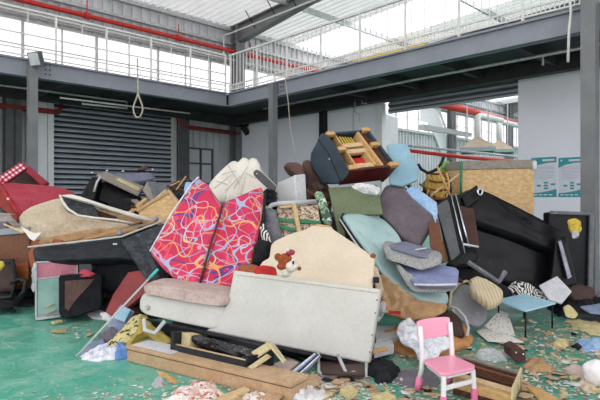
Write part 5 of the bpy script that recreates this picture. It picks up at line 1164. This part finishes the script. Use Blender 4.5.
p = on(601, 388, 0); MB().ball(p+Vector((0, .05, .105)), .11, 4, (1, .9, .95), .18, 3).build('plastic_bag', 'white_plastic', smooth=True, lab='round white plastic bag at the edge of the floor', cat='bag')
root = thing('carton', 'dark red brown six-sided box beside the clear plastic on the floor', 'box', on(518, 366, 0))
pc = on(518, 362, 0); hx = [pc+Vector((.075*math.cos(i*1.047+.3), .05*math.sin(i*1.047+.3)-.02, .075+.07*math.sin(i*1.047+.3))) for i in range(6)]
MB().prism(hx, Vector((-.03, .12, .02))).build('body', 'brown_leather', root, bev=.008); 
for i in (0, 2): MB().ball(hx[i].lerp(pc+Vector((0, -.02, .07)), .5)-Vector((0, .02, 0)), .009, 1).build('stud', 'paper', root)
pillow('plastic_bag', [(474, 352), (480, 345), (496, 345), (508, 350), (510, 360), (496, 362), (480, 360)], Plane((474, 363, 4.85), (510, 363, 4.82), (476, 345, 5.1)), .09, 'film', puff=.8, wr=.04, ws=14, lab='clear crumpled plastic bag next to the six-sided box', cat='bag')
rg('cardboard_flap', [(524, 366), (530, 358), (540, 360), (554, 369), (546, 373), (532, 374)], .07, 'tan', 'torn tan cardboard beside the six-sided box', 'cardboard')
brd('stick', (526, 362, 4.9), (534, 377, 4.55), .035, .03, 'orange_foam', 'brown stick leaning on the torn tan cardboard', 'stick')
slab_floor('plank', [(524, 384), (532, 385), (566, 402), (545, 405)], .03, .02, 'pine', 'yellow pine plank pointing out of the picture beside the bed box', 'plank')
brd('stick', (551, 353, 5.1), (560, 359, 4.95), .03, .015, 'pine_pale', 'pale wood chip alone on the floor beyond the six-sided box', 'wood chip')
for a, l in ((((53, 323), (61, 321)), 'yellow foam strip on the floor in front of the mint glass door'), (((52, 331), (67, 331)), 'pinkish stick on the bare green floor before the storage bag')):
    pa, pb = on(*a[0], .03), on(*a[1], .03); bar(MB(), pa, pb, .06 if 'foam' in l else .035, .03).build('foam_strip' if 'foam' in l else 'stick', 'foam' if 'foam' in l else 'tan', bev=.004, lab=l, cat='foam strip' if 'foam' in l else 'stick')
rg('foam_scrap', [(157, 371), (166, 374), (178, 380), (176, 385), (168, 381), (158, 375)], .03, 'pine', 'curved yellow shred on the floor in front of the long carton', 'scrap')
rg('plastic_scrap', [(152, 384), (158, 377), (165, 379), (164, 388), (155, 390)], .05, 'film', 'clear plastic crumple on the floor before the long carton', 'plastic')
# litter heaps at the front
rg('paper_heap', [(165, 402), (180, 388), (196, 380), (215, 383), (222, 392), (214, 404), (190, 412)], .06, 'litter_pink', 'heap of crumpled white and pink paper in front of the long carton', 'paper', ws=9, n=30, rings=7, smooth=False)
rg('paper_heap', [(228, 408), (232, 396), (246, 391), (268, 394), (280, 402), (262, 412)], .06, 'litter', 'low heap of torn paper near the end of the long carton', 'paper', ws=9, n=30, rings=7, smooth=False)
rg('paper_bundle', [(284, 398), (290, 387), (300, 384), (308, 392), (304, 402), (290, 404)], .09, 'white_cloth', 'white crumpled bag beside the bent cardboard sheet', 'bag', ws=10, n=26, rings=6, smooth=False)
rg('paper_bundle', [(302, 402), (312, 392), (324, 390), (330, 396), (318, 406)], .06, 'paper', 'white crumpled paper right of the crumpled bag', 'paper', ws=10, n=26, rings=6, smooth=False)
slab_floor('foam_block', [(340, 389), (349, 384), (358, 390), (349, 396)], .05, .04, 'foam', 'cream foam block on the floor in front of the metal chair frame', 'foam block')
slab_floor('foam_block', [(372, 396), (386, 391), (396, 396), (384, 402)], .04, .03, 'foam', 'flat cream foam block near the round purple grey pad', 'foam block')
slab_floor('plank', [(215, 398), (244, 386), (250, 389), (224, 403)], .06, .02, 'pine_pale', 'pale splintered plank lying on the paper heap', 'plank')

rg('cloth_bundle', [(150, 338), (200, 340), (280, 356), (330, 366), (368, 368), (376, 345), (300, 332), (200, 322), (150, 324)], .1, 'black_cloth', 'dark rags in the shade beneath the offwhite sofa', 'cloth')  # dark sheet put in to darken the shaded gap under the sofa
rg('paper_bundle', [(288, 396), (300, 388), (316, 386), (318, 394), (306, 402)], .05, 'paper', 'flattened white paper just below the torn cardboard piece', 'paper', ws=10, n=26, rings=6, smooth=False)
for i, (a_, b_, w_, m_, l_) in enumerate((((134, 200, 8.4), (150, 214, 8.1), .1, 'grey_wood', 'grey splintered plank under the tipped black frame'), ((146, 208, 8.2), (166, 190, 8.5), .05, 'pine_pale', 'pale batten along the weathered grey box'), ((168, 186, 8.2), (196, 194, 7.8), .07, 'dark_wood', 'dark plank behind the top of the crimson sofa bed'), ((420, 184, 7.6), (456, 204, 7.2), .06, 'grey_wood', 'grey plank wedged under the yellow basket'), ((404, 182, 7.1), (424, 198, 6.9), .08, 'dark_wood', 'dark plank between the pale blue board and the mauve seat back'), ((306, 190, 7.1), (330, 204, 6.9), .05, 'brown_wood', 'brown rail behind the green leaf-print roll'), ((440, 268, 6.3), (462, 282, 6.0), .05, 'dark_wood', 'dark plank end beside the lower lilac cushion'), ((2, 214, 8), (20, 232, 7.6), .06, 'grey_wood', 'grey batten beneath the faded crimson seat'), ((4, 226, 7.9), (30, 214, 7.9), .05, 'dark_wood', 'dark batten beneath the faded crimson seat'))):
    brd('plank', a_, b_, w_, .03, m_, l_, 'plank')
pillow('cushion', [(172, 182), (180, 176), (192, 178), (190, 190), (178, 194)], ((172, 196, 8.3), (192, 196, 8.3), (174, 176, 8.4)), .25, 'dark_brown', puff=.5, wr=.04, lab='dark brown cushion just left of the pale blue bag', cat='cushion')
# ------------------------------------------------------------------ loose scraps: one of each kind, copied
def dup(o, loc, rz, sc=1, rx=0):
    c = o.copy(); COL.objects.link(c); c.location = loc; c.rotation_euler = (rx, rx*.5, rz); c.scale = (sc, sc, sc); return c
def inside(poly, x, y):
    r = False
    for i in range(len(poly)):
        (x1, y1), (x2, y2) = poly[i], poly[i-1]
        if (y1 > y) != (y2 > y) and x < (x2-x1)*(y-y1)/(y2-y1)+x1: r = not r
    return r
areas = [([(280, 382), (370, 380), (440, 392), (440, 410), (150, 412), (180, 392)], 110), ([(480, 345), (600, 345), (610, 405), (520, 400), (528, 372)], 60), ([(520, 318), (600, 332), (605, 350), (500, 345)], 34), ([(380, 352), (480, 346), (500, 350), (440, 372)], 26), ([(60, 322), (110, 322), (90, 340), (50, 330)], 3), ([(300, 375), (365, 378), (360, 392), (310, 392)], 20)]
spots = []
for poly, k in areas:
    xs = [p[0] for p in poly]; ys = [p[1] for p in poly]; c = 0
    while c < k:
        x, y = R.uniform(min(xs), max(xs)), R.uniform(min(ys), max(ys))
        if inside(poly, x, y): spots.append(on(x, y, 0)); c += 1
def scrap(nm, m, pts, th, lab, cat, grp, curl=.0):
    mb = MB(); P = [Vector((x, y, curl*(x*x+y*y)*20)) for x, y in pts]; mb.prism(P, Vector((0, 0, th)))
    return mb.build(nm, m, lab=lab, cat=cat, grp=grp, origin=Vector((0, 0, 0)))
kinds = [
 scrap('paper_scrap', 'paper', [(-.05, -.02), (.0, -.035), (.05, -.01), (.03, .03), (-.03, .025)], .004, 'small white paper scrap littering the green floor', 'paper scrap', 'white paper scraps on the floor', .25),
 scrap('wood_splinter', 'pine_pale', [(-.08, -.008), (.07, -.012), (.08, .004), (-.07, .01)], .012, 'small pale wood splinter littering the green floor', 'wood splinter', 'wood splinters on the floor'),
 scrap('foam_chip', 'foam', [(-.03, -.02), (.03, -.015), (.025, .02), (-.02, .025)], .02, 'small cream foam chip littering the green floor', 'foam chip', 'foam chips on the floor'),
 scrap('cardboard_scrap', 'cardboard', [(-.05, -.03), (.04, -.035), (.055, .02), (-.01, .04), (-.05, .01)], .006, 'small brown cardboard scrap littering the green floor', 'cardboard scrap', 'cardboard scraps on the floor', .2),
 scrap('leather_scrap', 'black_cloth', [(-.04, -.02), (.03, -.03), (.045, .01), (-.01, .03)], .008, 'small dark scrap littering the green floor', 'scrap', 'dark scraps on the floor', .3)]
used = set()
for i, p in enumerate(spots):
    k = R.choices(range(5), (4, 4, 3, 3, 2))[0]; o = kinds[k]
    loc = Vector((p.x, p.y, .003)); rz = R.uniform(0, 6.28); s = R.uniform(.45, 1.15)
    if k not in used: used.add(k); o.location = loc; o.rotation_euler[2] = rz; o.scale = (s, s, s)
    else: dup(o, loc, rz, s, R.uniform(-.12, .12))
# fine crumbs: nobody could count them
mb = MB()
for i in range(5000):
    poly, _ = areas[R.choices(range(6), (6, 6, 4, 3, .6, 2.5))[0]]
    xs = [p[0] for p in poly]; ys = [p[1] for p in poly]; x, y = R.gauss((min(xs)+max(xs))/2, (max(xs)-min(xs))*.33), R.gauss((min(ys)+max(ys))/2, (max(ys)-min(ys))*.36)
    if y < 312: continue
    p = on(x, y, 0); s = R.uniform(.003, .012); a = R.uniform(0, 6.28); u = Vector((math.cos(a), math.sin(a), 0))*s*R.uniform(1, 2.5); v = Vector((-math.sin(a), math.cos(a), R.uniform(-.3, .3)))*s
    z = Vector((0, 0, s*.6)); q = p+z
    mb.bm.faces.new([mb.bm.verts.new(w) for w in (q-u-v*.7, q+u-v, q+u*.8+v, q-u+v)])
mb.build('debris', 'litter', kind='stuff', lab='fine crumbs and shreds strewn over the green floor', cat='debris')
# mixed broken stuff filling the middle of the pile
def hgt(x, y):
    e = lambda a, b, t: max(0, min(1, (t-a)/(b-a)))
    f = e(6.3+.45*max(0, -x-2)+.7*max(0, x-.6), 8.4+.2*max(0, -x-2), y)*(1-e(9.6, 10.6, y)); g = (1-.85*e(1.3, 2.4, x))*(1-e(2.7, 3.3, x)); w = 1-e(5.6, 6.6, -x)
    base = 1.0+.25*math.exp(-((x-.4)/1.3)**2)-.15*e(1, 4, -x)
    f = f*f*(3-2*f)
    return f*g*w*base
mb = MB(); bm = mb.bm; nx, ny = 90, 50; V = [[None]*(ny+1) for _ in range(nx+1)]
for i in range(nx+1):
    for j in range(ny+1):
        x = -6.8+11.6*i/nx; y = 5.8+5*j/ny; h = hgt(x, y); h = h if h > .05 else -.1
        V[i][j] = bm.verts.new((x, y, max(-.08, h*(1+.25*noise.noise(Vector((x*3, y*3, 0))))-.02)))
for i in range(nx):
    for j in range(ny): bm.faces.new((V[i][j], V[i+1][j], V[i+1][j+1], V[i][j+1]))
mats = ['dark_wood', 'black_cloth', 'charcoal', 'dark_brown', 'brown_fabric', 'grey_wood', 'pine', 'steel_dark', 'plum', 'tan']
nface = len(bm.faces)
cols = []
for k in range(650):
    x = R.uniform(-6, 2.4); y = R.uniform(6.4, 9.8); h = hgt(x, y)
    if h < .08: continue
    rot = Matrix.Rotation(R.uniform(0, 6.28), 4, 'Z') @ Matrix.Rotation(R.uniform(-.9, .9), 4, 'X') @ Matrix.Rotation(R.uniform(-.5, .5), 4, 'Y')
    mb.box((x, y, h*.95), (R.uniform(.1, .55), R.uniform(.05, .3), R.uniform(.015, .1)), rot)
    cols.append(R.choices(range(len(mats)), (4, 4, 4, 3, 2, 1.2, .8, 3, 1, .8))[0])
bm.faces.index_update() if hasattr(bm.faces, 'index_update') else None
bm.faces.ensure_lookup_table()
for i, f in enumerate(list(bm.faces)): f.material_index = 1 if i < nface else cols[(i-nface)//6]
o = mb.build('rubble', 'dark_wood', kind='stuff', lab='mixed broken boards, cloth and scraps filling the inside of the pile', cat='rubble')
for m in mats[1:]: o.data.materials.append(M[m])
